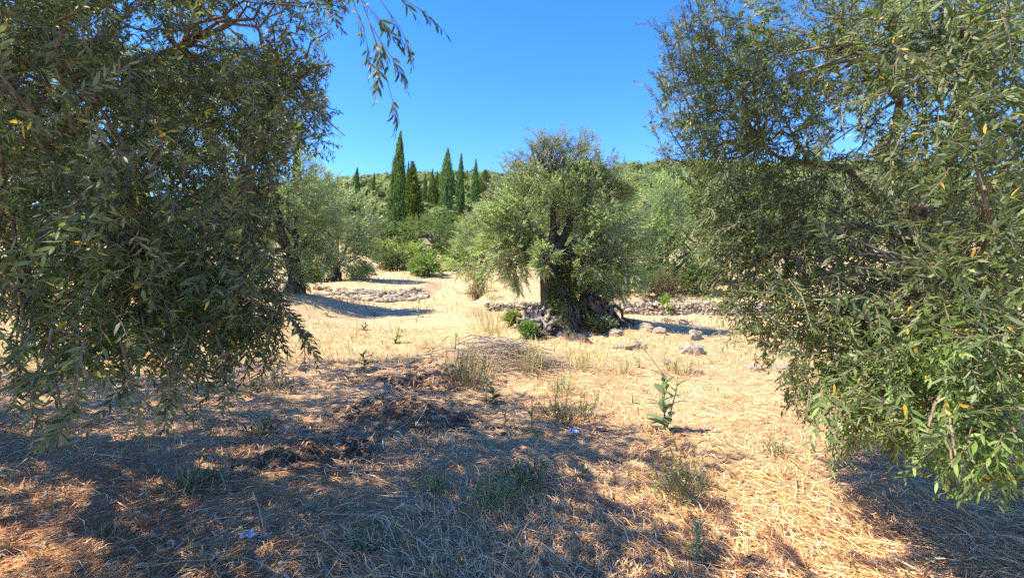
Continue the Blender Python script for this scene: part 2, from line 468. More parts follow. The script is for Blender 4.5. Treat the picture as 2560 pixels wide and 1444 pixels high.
# ------------------------------------------------------------------ leaf sprays
def leaf_shape(L, w, lod, fold=.25, curl=.12):
    if lod == 2:      # 8 vertices, 8 triangles, folded and curled
        v = np.array([(0, 0, 0), (.33, w, fold * w), (.33, 0, 0), (.33, -w, fold * w), (.70, .8 * w, fold * w), (.70, 0, 0), (.70, -.8 * w, fold * w), (1, 0, 0)])
        t = np.array([(0, 2, 1), (0, 3, 2), (1, 2, 5), (1, 5, 4), (2, 3, 6), (2, 6, 5), (4, 5, 7), (5, 6, 7)])
    else:
        v = np.array([(0, 0, 0), (.45, w, fold * w), (.45, -w, fold * w), (1, 0, 0)]); t = np.array([(0, 2, 3), (0, 3, 1)])
    v = v * np.array([L, L, L]); v[:, 2] -= curl * L * (v[:, 0] / L) ** 2
    return v, t

def make_spray(seed, L=.26, nodes=11, leaf=.062, aspect=.12, lod=2, droop=.35, spread=.85, stem_r=.0016):
    r = np.random.default_rng(seed); V, T, K, ID = [], [], [], []; n = 0; lid = 0; leaves = []
    s = np.linspace(0, 1, nodes + 1)
    path = np.stack([s * L, .10 * L * np.sin(s * 2.5 + r.random() * 3) * s, -droop * L * s ** 2], -1)
    sp_ = path[[0, len(path) // 2, -1]] if lod == 1 else path[np.unique(np.linspace(0, len(path) - 1, 4).astype(int))]
    tv, tt = tube(sp_, np.linspace(stem_r, stem_r * .5, len(sp_)), 3, cap=False)
    if lod == 1:                                   # far off the stem is a narrow strip
        tv = np.stack([sp_ - [0, stem_r * 1.5, 0], sp_ + [0, stem_r * 1.5, 0]], 1).reshape(-1, 3); tt = np.array([(0, 1, 3), (0, 3, 2), (2, 3, 5), (2, 5, 4)])
    V.append(tv); T.append(tt); K.append(np.ones(len(tt), int)); ID.append(np.full(len(tv), -1)); n = len(tv)
    tan = norm(np.gradient(path, axis=0))
    for i in range(1, nodes + 1):
        for sgn in (1, -1):
            if r.random() < .08: continue
            tg = tan[i]; a = r.normal(0, .25) + (0 if i % 2 else .9)
            sd = norm(np.cross([0, 0, 1.], tg)); up = np.cross(tg, sd)
            lat = sd * math.cos(a) * sgn + up * math.sin(a) * sgn
            sp = spread * (.75 + .5 * r.random()) * (1 - .45 * i / nodes)
            d = norm(tg * math.cos(sp) + lat * math.sin(sp) + np.array([0, 0, -.12]))
            nu = norm(up * .9 + r.normal(0, .35, 3)); yv = norm(np.cross(nu, d)); zv = np.cross(d, yv)
            ll = leaf * (.7 + .5 * r.random()) * (1 - .25 * (i / nodes) ** 2)
            M = np.stack([d, yv, zv], -1)
            leaves.append((path[i].copy(), M, ll))
            lv, lt = leaf_shape(ll, aspect * (.85 + .3 * r.random()), lod, curl=r.normal(.1, .08))
            V.append(lv @ M.T + path[i]); T.append(lt + n); n += len(lv)
            K.append(np.zeros(len(lt), int)); ID.append(np.full(len(lv), lid)); lid += 1
    return dict(v=np.concatenate(V), t=np.concatenate(T), k=np.concatenate(K), id=np.concatenate(ID), nl=lid, leaves=leaves, stem=(tv, tt))

NEAR = [make_spray(200 + k, L=.15 + .012 * k, nodes=7 + k % 4, leaf=.053, aspect=.115, lod=2, droop=.05 + .05 * k, spread=1.0) for k in range(8)]
NEAR1 = [make_spray(200 + k, L=.15 + .012 * k, nodes=7 + k % 4, leaf=.053, aspect=.13, lod=1, droop=.05 + .05 * k, spread=1.0) for k in range(8)]
FARS = [make_spray(300 + k, L=.30, nodes=10, leaf=.075, aspect=.15, lod=1, droop=.1 + .05 * k) for k in range(6)]
CANOPY = [make_spray(350 + k, L=.34, nodes=11, leaf=.092, aspect=.18, lod=1, droop=.1 + .05 * k) for k in range(4)]
BROAD = [make_spray(400 + k, L=.34, nodes=7, leaf=.10, aspect=.30, lod=1, droop=.1, spread=1.1) for k in range(5)]

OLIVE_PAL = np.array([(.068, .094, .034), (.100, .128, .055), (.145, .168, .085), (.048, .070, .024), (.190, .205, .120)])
OLIVE_P = [.28, .27, .18, .15, .12]
STEMC = np.array([.26, .22, .15])

def spray_leaves(geo, pos, dirs, scale, temps, pal, prob, rng, yellow=.012, roll=.5, tint=None, yel_col=(.50, .33, .03)):
    pos = np.asarray(pos); which = rng.integers(0, len(temps), len(pos)); Rm = frames(np.asarray(dirs), rng, roll)
    sc = np.broadcast_to(scale, (len(pos),))
    if tint is None: tint = np.ones((len(pos), 3))
    for k, tp in enumerate(temps):
        i = np.where(which == k)[0]
        if not len(i): continue
        v = np.einsum('nij,vj->nvi', Rm[i], tp['v']) * sc[i][:, None, None] + pos[i][:, None]
        nv = len(tp['v']); t = (np.arange(len(i))[:, None, None] * nv + tp['t'][None]).reshape(-1, 3)
        c = pal[rng.choice(len(pal), (len(i), tp['nl'] + 1), p=prob)] * (.75 + .5 * rng.random((len(i), tp['nl'] + 1, 1))) * tint[i][:, None]
        ye = rng.random((len(i), tp['nl'] + 1)) < yellow
        c[ye] = np.array(yel_col) * (.6 + .6 * rng.random((int(ye.sum()), 1)))
        c[:, -1] = STEMC
        geo.add(v.reshape(-1, 3), t, np.tile(tp['k'], len(i)), c[:, tp['id']].reshape(-1, 3))

# leaves that show large enough to be told apart: shared leaf meshes
LEAFCOL = [(.055, .085, .028), (.085, .115, .045), (.13, .15, .07), (.045, .065, .022), (.50, .33, .03)]
LEAF_ME = []
for k, c in enumerate(LEAFCOL):
    ge = Geo(); v, t = leaf_shape(1., .115, 2); ge.add(v, t, 0, c); o = ge.build('leaf', M_OLNEAR); LEAF_ME.append(o.data); bpy.data.objects.remove(o)

def leafy_twigs(root, pos, dirs, temps, rng, scale=1.):
    """twigs whose leaves are objects of their own: tree > twig > leaf"""
    from mathutils import Matrix
    Rm = frames(np.asarray(dirs), rng, .4); base = np.array(root.location)
    for i in range(len(pos)):
        tp = temps[i % len(temps)]
        ge = Geo(); ge.add(tp['stem'][0] @ Rm[i].T * scale + pos[i], tp['stem'][1], 0, STEMC)
        tw = ge.build('twig', M_TWIG, root)
        for p, M, ll in tp['leaves']:
            o = bpy.data.objects.new('leaf', LEAF_ME[rng.choice(5, p=[.33, .3, .2, .14, .03])]); COL.objects.link(o); o.parent = tw
            A = Rm[i] @ M * ll * scale; q_ = Rm[i] @ p * scale + pos[i] - base
            o.matrix_basis = Matrix([[*A[0], q_[0]], [*A[1], q_[1]], [*A[2], q_[2]], [0, 0, 0, 1]])

def proj(p): return CX + p[:, 0] / np.maximum(p[:, 1], .01) * F, CY - (p[:, 2] - CAMZ) / np.maximum(p[:, 1], .01) * F

def trunk_geo(base, top, r0, r1, flare, seed, sides=26, rings=22, ridges=7, lean=(0, 0), fall=4.6):
    """gnarled trunk: ring sections with twisting ridges, hollows and a flared foot"""
    r = np.random.default_rng(seed); base = np.asarray(base, float); top = np.asarray(top, float)
    v = []; ph = r.random(6) * 6.28
    for i in range(rings):
        t = i / (rings - 1); c = base + (top - base) * t + np.array([lean[0] * t * t, lean[1] * t * t, 0]) + np.array([.05 * math.sin(5 * t + ph[0]), .05 * math.cos(4 * t + ph[1]), 0])
        rad = r0 + (r1 - r0) * t + flare * math.exp(-t * fall)
        for j in range(sides):
            a = j / sides * 2 * math.pi
            rd = .13 * math.sin(ridges * a + 3.2 * t + ph[2]) + .09 * math.sin((ridges + 4) * a - 4 * t + ph[3]) + .16 * math.sin(2 * a + ph[4] + t * 2) + .07 * math.sin(3 * a + 9 * t + ph[5])
            k = rad * (1 + rd * (.7 + .9 * math.exp(-t * 4)) + r.normal(0, .025))
            v.append(c + np.array([k * math.cos(a), k * math.sin(a), r.normal(0, .015)]))
    t_ = []
    for i in range(rings - 1):
        for j in range(sides):
            k = (j + 1) % sides; A, B, C, D = i * sides + j, i * sides + k, (i + 1) * sides + k, (i + 1) * sides + j
            t_ += [(A, B, C), (A, C, D)]
    v.append(top + np.array([lean[0], lean[1], .02])); m = len(v) - 1
    for j in range(sides): t_.append(((rings - 1) * sides + j, (rings - 1) * sides + (j + 1) % sides, m))
    return np.array(v), np.array(t_)

# ------------------------------------------------------------------ olive trees seen whole (middle distance)
def lobe_sites(lobes, per, rng, fill=.35, csig=.16):
    """spray sites: clusters on and inside each lobe, so that the crown has clumps and gaps"""
    P_, D_, T_ = [], [], []
    cen = np.mean([l[:3] for l in lobes], 0)
    for (x, y, z, rx, ry, rz, w) in lobes:
        c = np.array([x, y, z]); rr = np.array([rx, ry, rz]); nc = max(5, int(26 * w))
        for _ in range(nc):
            u = norm(rng.normal(0, 1, 3)); u[2] = u[2] if rng.random() < .75 else abs(u[2])
            f = 1 - fill * rng.random() ** 1.4
            cc = c + u * rr * f; m = max(3, int(per * (.5 + rng.random())))
            p = cc + rng.normal(0, csig, (m, 3)) * rr
            out = norm(norm((p - c) / rr) * .75 + norm(p - cen) * .4 + rng.normal(0, .35, (m, 3)) + np.array([0, 0, .42]))
            P_.append(p); D_.append(out); T_.append(np.tile((.86 + .28 * rng.random()) * np.array([1, 1, 1 + .15 * rng.normal()]), (m, 1)))
    return np.concatenate(P_), np.concatenate(D_), np.concatenate(T_)

def olive(label, base, lobes, fork, r0, r1, flare, seed, per=14, scale=1., group='olive trees of the grove', branches=60, pal=OLIVE_PAL, limb_r=.11, filt=None, trunk_seed=None):
    rng = np.random.default_rng(seed); base = np.asarray(base, float)
    root = empty('olive_tree', base, label, 'olive tree', group)
    ge = Geo(); v, t = trunk_geo(base - [0, 0, .15 + .22 * flare], fork, r0, r1, flare, trunk_seed or seed); ge.add(v, t); ge.build('trunk', M_BARK, root)
    for (x, y, z, rx, ry, rz, w) in lobes[:9]:
        e = np.array([x, y, z]); a = np.asarray(fork, float) - [0, 0, .12]
        ge = Geo(); p = bend(a, a + (e - a) * .9, 7, .05, .05, rng)
        ge.add(*tube(p, np.linspace(limb_r, limb_r * .25, 7), 7, seed, .08)); ge.build('limb', M_BARK, root)
    pos, d, tint = lobe_sites(lobes, per, rng)
    if filt is not None: k = filt(pos); pos, d, tint = pos[k], d[k], tint[k]
    ge = Geo()
    for i in rng.choice(len(pos), min(branches, len(pos)), replace=False):
        l = min(lobes, key=lambda q_: np.sum((np.array(q_[:3]) - pos[i]) ** 2)); a = np.array(l[:3]) + rng.normal(0, .15, 3)
        ge.add(*tube(bend(a, pos[i], 5, -.03, .07, rng), np.linspace(.022, .006, 5), 4, cap=False))
    ge.build('branches', M_TWIG, root, kind='stuff')
    ge = Geo(); spray_leaves(ge, pos, d, scale * (.8 + .4 * rng.random(len(pos))), FARS, pal, OLIVE_P, rng, tint=tint)
    ge.build('crown', [M_OLIVE, M_TWIG], root, kind='stuff')
    return root

def px_lobes(Y, items, depth=.85):
    """(px, py, radius px, radius py, weight[, depth offset]) read off the photograph at distance Y"""
    out = []
    for it in items:
        px, py, rx, ry, w = it[:5]; dy = it[5] if len(it) > 5 else 0
        p = P(px, py, Y + dy); out.append((p[0], p[1], p[2], rx / F * (Y + dy), depth * .5 * (rx + ry) / F * (Y + dy), ry / F * (Y + dy), w))
    return out

# the old olive in the middle
b = G(1405, 822); b[1] = 12.0; b[0] = (1405 - CX) / F * 12.0; b[2] = float(H(b[0], b[1])) - .1
Ym = 12.0
main_lobes = px_lobes(Ym, [
    (1300, 540, 85, 90, 1.5), (1385, 485, 80, 62, 1.3), (1480, 495, 85, 70, 1.3), (1540, 570, 90, 90, 1.5), (1255, 620, 65, 85, 1.2), (1560, 660, 75, 75, 1.2),
    (1400, 540, 110, 70, .8, 1.2), (1490, 600, 70, 60, .8, .9), (1272, 660, 42, 56, 1.0), (1525, 690, 60, 45, .9), (1357, 650, 20, 26, .35, -.9), (1470, 650, 30, 34, .35, -.5),
    (1335, 462, 55, 45, .9, .5), (1440, 445, 50, 32, .6), (1535, 490, 55, 45, .8), (1240, 530, 45, 50, .8), (1330, 590, 110, 80, .9, 2.2), (1480, 580, 110, 100, .9, 2.3)])
main_lobes = [((l[0] - b[0]) * .9 + b[0], *l[1:3], l[3] * .93, *l[4:]) for l in main_lobes]
main = olive('broad old olive with flared gnarled trunk standing alone in the middle of the clearing', b, main_lobes, P(1380, 635, Ym), .42, .32, .86, 31, per=20, scale=.92, branches=170, limb_r=.16, pal=OLIVE_PAL * np.array([2.05, 2.1, 2.0]))
rng = np.random.default_rng(77)
# tall thin shoots out of its top
ge = Geo(); gt = Geo()
for (px, py, top, n) in [(1375, 410, 310, 11), (1345, 420, 345, 8), (1465, 405, 318, 9), (1440, 410, 345, 6), (1275, 470, 385, 6), (1320, 430, 365, 6), (1415, 400, 350, 7), (1530, 430, 405, 4), (1500, 430, 385, 5), (1240, 500, 430, 6), (1390, 400, 330, 9), (1480, 420, 345, 8), (1300, 450, 395, 7), (1350, 400, 320, 6), (1560, 450, 410, 6), (1205, 560, 500, 5)]:
    for k in range(n):
        a = P(px + rng.normal(0, 22), py, Ym + rng.normal(0, .5)); e = P(px + rng.normal(0, 30), top + abs(rng.normal(0, 22)), Ym + rng.normal(0, .6))
        path = bend(a, e, 6, 0, .05, rng); gt.add(*tube(path, np.linspace(.014, .004, 6), 4, cap=False))
        s = rng.random(8) * .75 + .25; pp = np.stack([np.interp(s, np.linspace(0, 1, 6), path[:, i]) for i in range(3)], -1)
        spray_leaves(ge, pp, np.tile(norm(e - a), (8, 1)) + rng.normal(0, .45, (8, 3)), .8, FARS, OLIVE_PAL * 1.15, OLIVE_P, rng)
ge.build('top_shoots', [M_OLIVE, M_TWIG], main, kind='stuff'); gt.build('shoot_stems', M_TWIG, main, kind='stuff')
# pale gnarled root mass at its foot
for a0, r1, hz, pale in [(-2.95, 1.05, .5, 1), (-2.5, .98, .42, 1), (-2.1, .95, .36, 1), (-.55, 1.25, .7, 0), (-.15, 1.45, .75, 0), (.3, 1.3, .7, 0)]:
    ge = Geo(); c = np.array([b[0], b[1], b[2]])
    s_ = c + np.array([.62 * math.cos(a0), .62 * math.sin(a0), hz]); e = c + np.array([r1 * math.cos(a0), r1 * math.sin(a0), .02])
    for m_ in range(7):
        ge.add(*tube(bend(s_ + rng.normal(0, .09, 3), e + rng.normal(0, .15, 3) * [1, 1, 0], 10, .07, .05, rng), np.linspace(.075, .055, 10) * (.5 + .8 * rng.random()), 9, 9 * m_ + 50 + int(a0 * 10), .26))
    ge.build('root', M_ROOT if pale else M_BARK, main)
# creeper and dry stems over the trunk
ge = Geo(); n = 900
aa = rng.uniform(-2.4, -.2, n); zz = rng.random(n) ** .8 * 1.55
rr = .42 + .55 * np.exp(-zz * 2.6) + .06
pos = np.stack([b[0] + rr * np.cos(aa), b[1] + rr * np.sin(aa), b[2] + .1 + zz], -1)
pos = pos[np.abs(np.sin(aa * 3 + zz * 2)) > .45]
dd = np.stack([np.zeros(len(pos)), -np.ones(len(pos)), rng.normal(0, .6, len(pos))], -1) + rng.normal(0, .5, (len(pos), 3))
spray_leaves(ge, pos, dd, .48, BROAD, np.array([(.035, .06, .018), (.06, .10, .03), (.10, .12, .04)]), [.5, .35, .15], rng, yellow=.03)
ge.build('ivy', [M_GREEN, M_TWIG], main, kind='stuff')
ge = Geo(); n = 70; aa = rng.uniform(-1.7, -.1, n); zt = .2 + .5 * rng.random(n)
p0 = np.stack([b[0] + (.62 + .3 * np.exp(-zt * 2)) * np.cos(aa), b[1] + (.62 + .3 * np.exp(-zt * 2)) * np.sin(aa), b[2] + zt], -1)
ribbons(ge, p0, norm(np.stack([np.cos(aa) * .5, np.sin(aa) * .5, -np.ones(n)], -1) + rng.normal(0, .25, (n, 3))), .25 + .4 * rng.random(n), np.full(n, .012), 0 * aa, np.tile([.20, .14, .085], (n, 1)) * (.6 + .7 * rng.random((n, 1))), rng.normal(0, .1, n), rng)
ge.build('dry_creeper', M_STRAW, main, smooth=False, kind='stuff')

def place(px, py, Y=None):
    if Y is None: return G(px, py)
    x = (px - CX) / F * Y; return np.array([x, Y, float(H(x, Y))])

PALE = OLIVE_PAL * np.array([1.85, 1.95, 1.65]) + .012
Y = 16.5
olive('tall pale olive with a dark leaning trunk beside the heaped stone wall', place(735, 720, Y), px_lobes(Y, [
    (600, 420, 90, 80, 1.3), (700, 420, 85, 85, 1.3), (760, 500, 75, 80, 1.3), (640, 540, 100, 90, 1.4), (740, 600, 70, 70, 1.1), (560, 560, 80, 90, 1.0), (650, 330, 70, 60, .9), (790, 570, 50, 60, .9), (690, 640, 80, 50, .9), (530, 460, 70, 80, .9), (700, 685, 70, 35, .8), (780, 650, 45, 40, .7)]),
    P(735, 640, Y), .24, .19, .16, 41, per=13, scale=1.15, pal=PALE)
Y = 24.
olive('rounded silvery olive just beyond the heaped stone wall', place(835, 700, Y), px_lobes(Y, [
    (850, 520, 55, 50, 1.1), (890, 590, 48, 60, 1.1), (815, 580, 55, 65, 1.2), (850, 650, 65, 50, 1.0), (800, 490, 45, 45, .9), (905, 640, 35, 40, .7), (785, 640, 40, 45, .8)]),
    P(838, 670, Y), .3, .2, .2, 42, per=12, scale=1.5, pal=PALE)
Y = 15.
olive('sunlit olive half hidden behind the near hanging branches', place(330, 760, Y), px_lobes(Y, [
    (300, 380, 110, 90, 1.3), (430, 330, 110, 90, 1.3), (380, 480, 130, 90, 1.3), (210, 500, 100, 90, 1.0), (480, 480, 90, 90, 1.0), (330, 580, 120, 60, 1.0), (500, 240, 80, 70, .8), (380, 220, 80, 60, .8)]),
    P(330, 640, Y), .4, .28, .3, 43, per=6, scale=1.5, pal=PALE)
Y = 17.
olive('olive standing farthest to the side behind the near hanging branches', place(40, 740, Y), px_lobes(Y, [
    (40, 400, 120, 110, 1.2), (-80, 460, 120, 110, 1.0), (130, 520, 90, 90, 1.0), (20, 580, 120, 60, .9), (60, 280, 90, 80, .8)]),
    P(40, 640, Y), .4, .28, .3, 44, per=6, scale=1.6, pal=PALE)
Y = 20.5
olive('wide pale green olive on the terrace behind the straight stone wall', place(1660, 745, Y), px_lobes(Y, [
    (1620, 510, 75, 50, 1.2), (1690, 560, 80, 70, 1.3), (1600, 580, 80, 60, 1.2), (1650, 650, 95, 60, 1.2), (1740, 620, 70, 80, 1.1), (1580, 660, 60, 55, 1.1), (1700, 500, 55, 45, .8), (1760, 540, 60, 60, .9), (1700, 690, 80, 40, 1.), (1620, 700, 80, 35, 1.)]),
    P(1660, 690, Y), .35, .25, .25, 45, per=13, scale=1.5, pal=PALE * np.array([1, 1.1, .9]))
Y = 22.
olive('dark olive crown seen through the gaps of the near leafy branches', place(2080, 760, Y), px_lobes(Y, [
    (2000, 560, 120, 90, 1.1), (2130, 520, 120, 100, 1.1), (2080, 640, 140, 80, 1.1), (2220, 600, 100, 90, .9), (1930, 640, 80, 70, .8)]),
    P(2080, 690, Y), .38, .27, .3, 46, per=6, scale=1.8)

Y = 22.5
olive('pale low olive showing just left of the old olive crown', place(1195, 735, Y), px_lobes(Y, [
    (1195, 600, 55, 45, 1.), (1235, 560, 50, 45, .9), (1165, 645, 40, 42, .9), (1250, 610, 45, 50, .8)]), P(1195, 690, Y), .25, .18, .15, 47, per=12, scale=1.35, pal=PALE * np.array([1.1, 1.08, 1.0]))
Y = 27.
olive('grey green olive on the slope above the wide pale one', place(1810, 700, Y), px_lobes(Y, [
    (1790, 520, 65, 50, 1.), (1850, 560, 70, 60, 1.), (1760, 590, 60, 60, 1.), (1830, 640, 90, 50, 1.), (1900, 600, 60, 70, .9)]), P(1810, 660, Y), .3, .22, .2, 48, per=10, scale=1.7, pal=PALE)

# ------------------------------------------------------------------ the two near olives
L_POLY = [(-900, -900), (-900, 860), (0, 820), (25, 890), (25, 985), (130, 1030), (185, 1050), (230, 985), (300, 985), (350, 1015), (430, 985), (445, 930), (540, 960), (600, 930), (690, 895), (755, 815),
          (748, 745), (705, 690), (690, 600), (715, 470), (745, 400), (870, 385), (860, 285), (800, 200), (845, 175), (800, 100), (885, 55), (905, 0), (1040, -40), (1060, -900)]
R_POLY = [(1700, -900), (1690, 0), (1655, 60), (1640, 150), (1615, 250), (1625, 340), (1640, 410), (1705, 450), (1725, 560), (1745, 690), (1780, 780), (1840, 830), (1825, 885), (1960, 940),
          (1945, 1010), (2020, 1050), (2075, 1150), (2190, 1110), (2300, 1165), (2400, 1255), (2490, 1300), (2620, 1290), (3600, 1400), (3600, -900)]
GAPS = [(2130, 300, 50, 42), (2240, 265, 62, 34), (2330, 250, 42, 24), (2105, 340, 30, 22), (2400, 330, 26, 18), (2030, 60, 50, 40), (350, 65, 85, 52), (610, 50, 95, 52), (760, 110, 70, 45), (470, 105, 45, 30), (820, 40, 40, 30)]

def near_tree(label, base, fork, lobes, canopy, poly, seed, r0, sparse_gaps, shade_n, trunk_limbs, tint=1., shade=None, shade_clusters=0, dens=1., lit_tint=None):
    rng = np.random.default_rng(seed); base = np.asarray(base, float)
    root = empty('olive_tree', base, label, 'olive tree', 'olive trees of the grove')
    ge = Geo(); v, t = trunk_geo(base - [0, 0, .15], fork, r0, r0 * .75, r0 * .8, seed); ge.add(v, t); ge.build('trunk', M_BARK, root)
    pos, d, tn = [], [], []; hubs = []
    for (px, py, rx, ry, Y0, Y1, n, dx, dz) in lobes:
        ncl = max(1, int(n * dens) // 6)
        for _ in range(ncl):
            Yc = Y0 + (Y1 - Y0) * rng.random(); a = rng.random() * 6.28; f = math.sqrt(rng.random())
            c = P(px + rx * f * math.cos(a), py + ry * f * math.sin(a), Yc); hubs.append(c)
            m = int(4 + 4 * rng.random()); p = c + rng.normal(0, .085, (m, 3)) * (.6 + Yc / 4)
            pos.append(p); d.append(np.tile([dx, -.25, dz], (m, 1)) + rng.normal(0, .55, (m, 3))); tn.append(np.tile((.82 + .36 * rng.random()), (m, 3)))
    pos, d, tn = np.concatenate(pos), np.concatenate(d), np.concatenate(tn)
    tip = pos + norm(d) * .22
    ok = np.ones(len(pos), bool)
    for q_ in (pos, tip): px, py = proj(q_); ok &= in_poly(px, py, poly) & (q_[:, 1] > 1.25)
    px, py = proj(pos)
    for (gx_, gy_, gr, gq) in sparse_gaps: ok &= ~((((px - gx_) / gr) ** 2 + ((py - gy_) / gq) ** 2 < 1) & (rng.random(len(px)) < .93))
    pos, d, tn = pos[ok], d[ok], tn[ok]
    if lit_tint is not None: px, py = proj(pos); tn = tn * lit_tint(px, py, pos[:, 1])[:, None] * np.where(lit_tint(px, py, pos[:, 1])[:, None] > 1, np.array([[.97, 1.07, .8]]), 1.)  # sunlight and shade painted into the leaf colour
    # the sprays that show largest get leaves of their own
    px, py = proj(pos); vis = (px > 0) & (px < 2560) & (py > 0) & (py < 1444)
    order = np.argsort(np.where(vis, pos[:, 1], 99)); big = order[:14]; rest = np.ones(len(pos), bool); rest[big] = False
    leafy_twigs(root, pos[big], d[big], NEAR, rng)
    ge = Geo()
    for temps, sel in ((NEAR, rest & (pos[:, 1] < 2.05)), (NEAR1, rest & (pos[:, 1] >= 2.05))):
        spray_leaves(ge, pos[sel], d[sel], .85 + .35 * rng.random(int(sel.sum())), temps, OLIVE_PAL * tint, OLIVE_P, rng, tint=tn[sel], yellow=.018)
    print('near', label[:20], len(pos))
    # upper and outer crown, out of the picture
    cp, cd = [], []
    for (x, y, z, rx, ry, rz, w) in canopy:
        for _ in range(int(shade_n * w)):
            u = norm(rng.normal(0, 1, 3)) * rng.random() ** .4; c = np.array([x, y, z]) + u * np.array([rx, ry, rz]); m = 9
            cp.append(c + rng.normal(0, .14, (m, 3))); cd.append(rng.normal(0, .6, (m, 3)) + u * .5)
    if shade is not None:      # boughs overhead, spread where the tree's shade lies on the ground
        w_ = np.array([G(*q_)[:2] for q_ in shade]); lo, hi = w_.min(0), w_.max(0)
        for gx_ in np.arange(lo[0], hi[0], .44):
            for gy_ in np.arange(lo[1], hi[1], .44):
                g_ = np.array([gx_, gy_]) + rng.normal(0, .12, 2)
                if not in_poly(g_[:1], g_[1:], w_)[0] or fbm(g_[0] * 1.1, g_[1] * 1.1, 171) + .12 * rng.random() < .24: continue
                hh = 3.6 + 1.9 * rng.random(); c = np.array([g_[0], g_[1], 0.]) + np.array(travel) / travel.z * hh; m = 26 if g_[1] > 5.2 else 14
                cp.append(c + rng.normal(0, .15, (m, 3))); cd.append(rng.normal(0, .6, (m, 3)))
    cp, cd = np.concatenate(cp), np.concatenate(cd); k = np.ones(len(cp), bool)
    for q_ in (cp, cp + norm(cd) * .3):
        px, py = proj(q_); inf = (q_[:, 1] > .2) & (px > -120) & (px < 2680) & (py > -60) & (py < 1500)
        k &= ~inf | (in_poly(px, py, poly) & (py < 640) & (q_[:, 1] > 2.6))
        k &= (np.linalg.norm(q_ - np.array([0, 0, CAMZ]), axis=1) > 1.6) & (q_[:, 2] > H(q_[:, 0], q_[:, 1]) + .7)
    cp, cd = cp[k], cd[k]
    px, py = proj(cp); gk = np.ones(len(cp), bool)
    for (gx_, gy_, gr, gq) in sparse_gaps: gk &= ~((((px - gx_) / gr) ** 2 + ((py - gy_) / gq) ** 2 < 1) & (cp[:, 1] > .5) & (rng.random(len(px)) < .93))
    cp, cd = cp[gk], cd[gk]; px, py = px[gk], py[gk]
    seen = (cp[:, 1] > .2) & (px > -150) & (px < 2710) & (py > -100)
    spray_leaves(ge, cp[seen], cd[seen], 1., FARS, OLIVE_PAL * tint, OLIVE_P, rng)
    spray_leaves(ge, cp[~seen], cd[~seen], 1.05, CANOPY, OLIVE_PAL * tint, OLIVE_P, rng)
    ge.build('crown', [M_OLNEAR, M_TWIG], root, kind='stuff')
    # limbs, then branches that carry the sprays
    ends = []
    for (e, rad, sag) in trunk_limbs:
        e = np.asarray(e, float); p = bend(np.asarray(fork, float) - [0, 0, .1], e, 9, sag, .03, rng); ends.append(p)
        ge = Geo(); ge.add(*tube(p, np.linspace(rad, rad * .22, 9), 8, seed, .07)); ge.build('limb', M_BARK, root)
    allp = np.concatenate([p[3:] for p in ends]); ge = Geo()
    hubs = np.array(hubs); tx, ty = proj(hubs); hubs = hubs[in_poly(tx, ty, poly)]
    for i in rng.choice(len(hubs), min(len(hubs), 260), replace=False):
        a = allp[np.argmin(np.sum((allp - hubs[i]) ** 2, 1))]
        p = bend(a, hubs[i], 7, .06, .035, rng); x_, y_ = proj(p)
        if (in_poly(x_, y_, poly)).sum() < 6: continue
        ge.add(*tube(p, np.linspace(.015, .0034, 7), 5, cap=False))
    ge.build('branches', M_TWIG, root, kind='stuff')
    return root

left_lobes = [  # px, py, rx, ry, near, far, sprays, x and z lean of the sprays
    (230, 640, 290, 200, 1.6, 3.2, 520, .2, -.35), (540, 680, 190, 150, 1.8, 3.2, 330, .4, -.4), (140, 300, 260, 240, 1.7, 3.4, 420, .3, -.25), (470, 330, 230, 170, 2.3, 4.2, 330, .6, -.2),
    (710, 240, 140, 130, 3.2, 4.6, 230, .7, -.15), (330, 70, 390, 120, 2.0, 4.2, 300, .5, -.2), (720, 70, 170, 80, 2.4, 4.2, 110, .7, -.3), (130, 860, 130, 90, 1.45, 2.0, 36, -.2, -.9),
    (400, 830, 190, 80, 1.6, 2.4, 50, .1, -.9), (640, 790, 110, 70, 1.9, 2.5, 50, .4, -.7), (150, 1000, 70, 40, 1.35, 1.6, 12, -.2, -.9), (400, 985, 60, 30, 1.5, 1.7, 8, .2, -.9),
    (800, 330, 70, 50, 3.4, 4.2, 40, .8, -.4), (650, 480, 110, 130, 2.6, 4.4, 180, .4, -.3), (580, 940, 40, 20, 1.7, 1.9, 5, .1, -1)]
left = near_tree('near olive whose dark branches hang across one whole side and the top of the view', (-6.0, 4.3, float(H(-6.0, 4.3))), (-5.7, 4.2, 2.1), left_lobes,
    [(-5.6, 1.8, 4.4, 2.4, 3.0, 1.5, 1.2), (-4.6, 4.4, 4.9, 2.6, 2.0, 1.3, 1.3), (-7, 3, 3.2, 1.8, 2.6, 1.8, .6), (-3.4, 1.5, 4.1, 1.5, 1.3, .9, .7), (-3.0, .7, 3.1, 1.2, .8, 1.1, .6), (.1, 2.7, 4.9, .9, .9, .45, .5)],
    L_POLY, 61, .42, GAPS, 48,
    [(P(150, 250, 2.6), .12, .1), (P(450, 120, 3.2), .10, .1), (P(350, 640, 2.4), .09, .12), (P(700, 200, 4.0), .10, .1), (P(600, 560, 3.0), .07, .1), (P(60, 700, 2.2), .08, .1), ((-1.6, .6, 4.4), .11, .12), ((-4, .5, 4.6), .12, .1), ((-2.2, 4.4, 5.4), .10, .1), ((-7.2, 4, 4.2), .11, .05)], tint=np.array([.74, .78, .55]), shade=[(-900, 930), (0, 930), (300, 945), (600, 910), (800, 900), (1080, 892), (1180, 960), (1300, 990), (1450, 1000), (1530, 1060), (1650, 1070), (1780, 1100), (1830, 1180), (1690, 1240), (1790, 1320), (1960, 1444), (1960, 1850), (-900, 1850)], shade_clusters=340, dens=1.7)
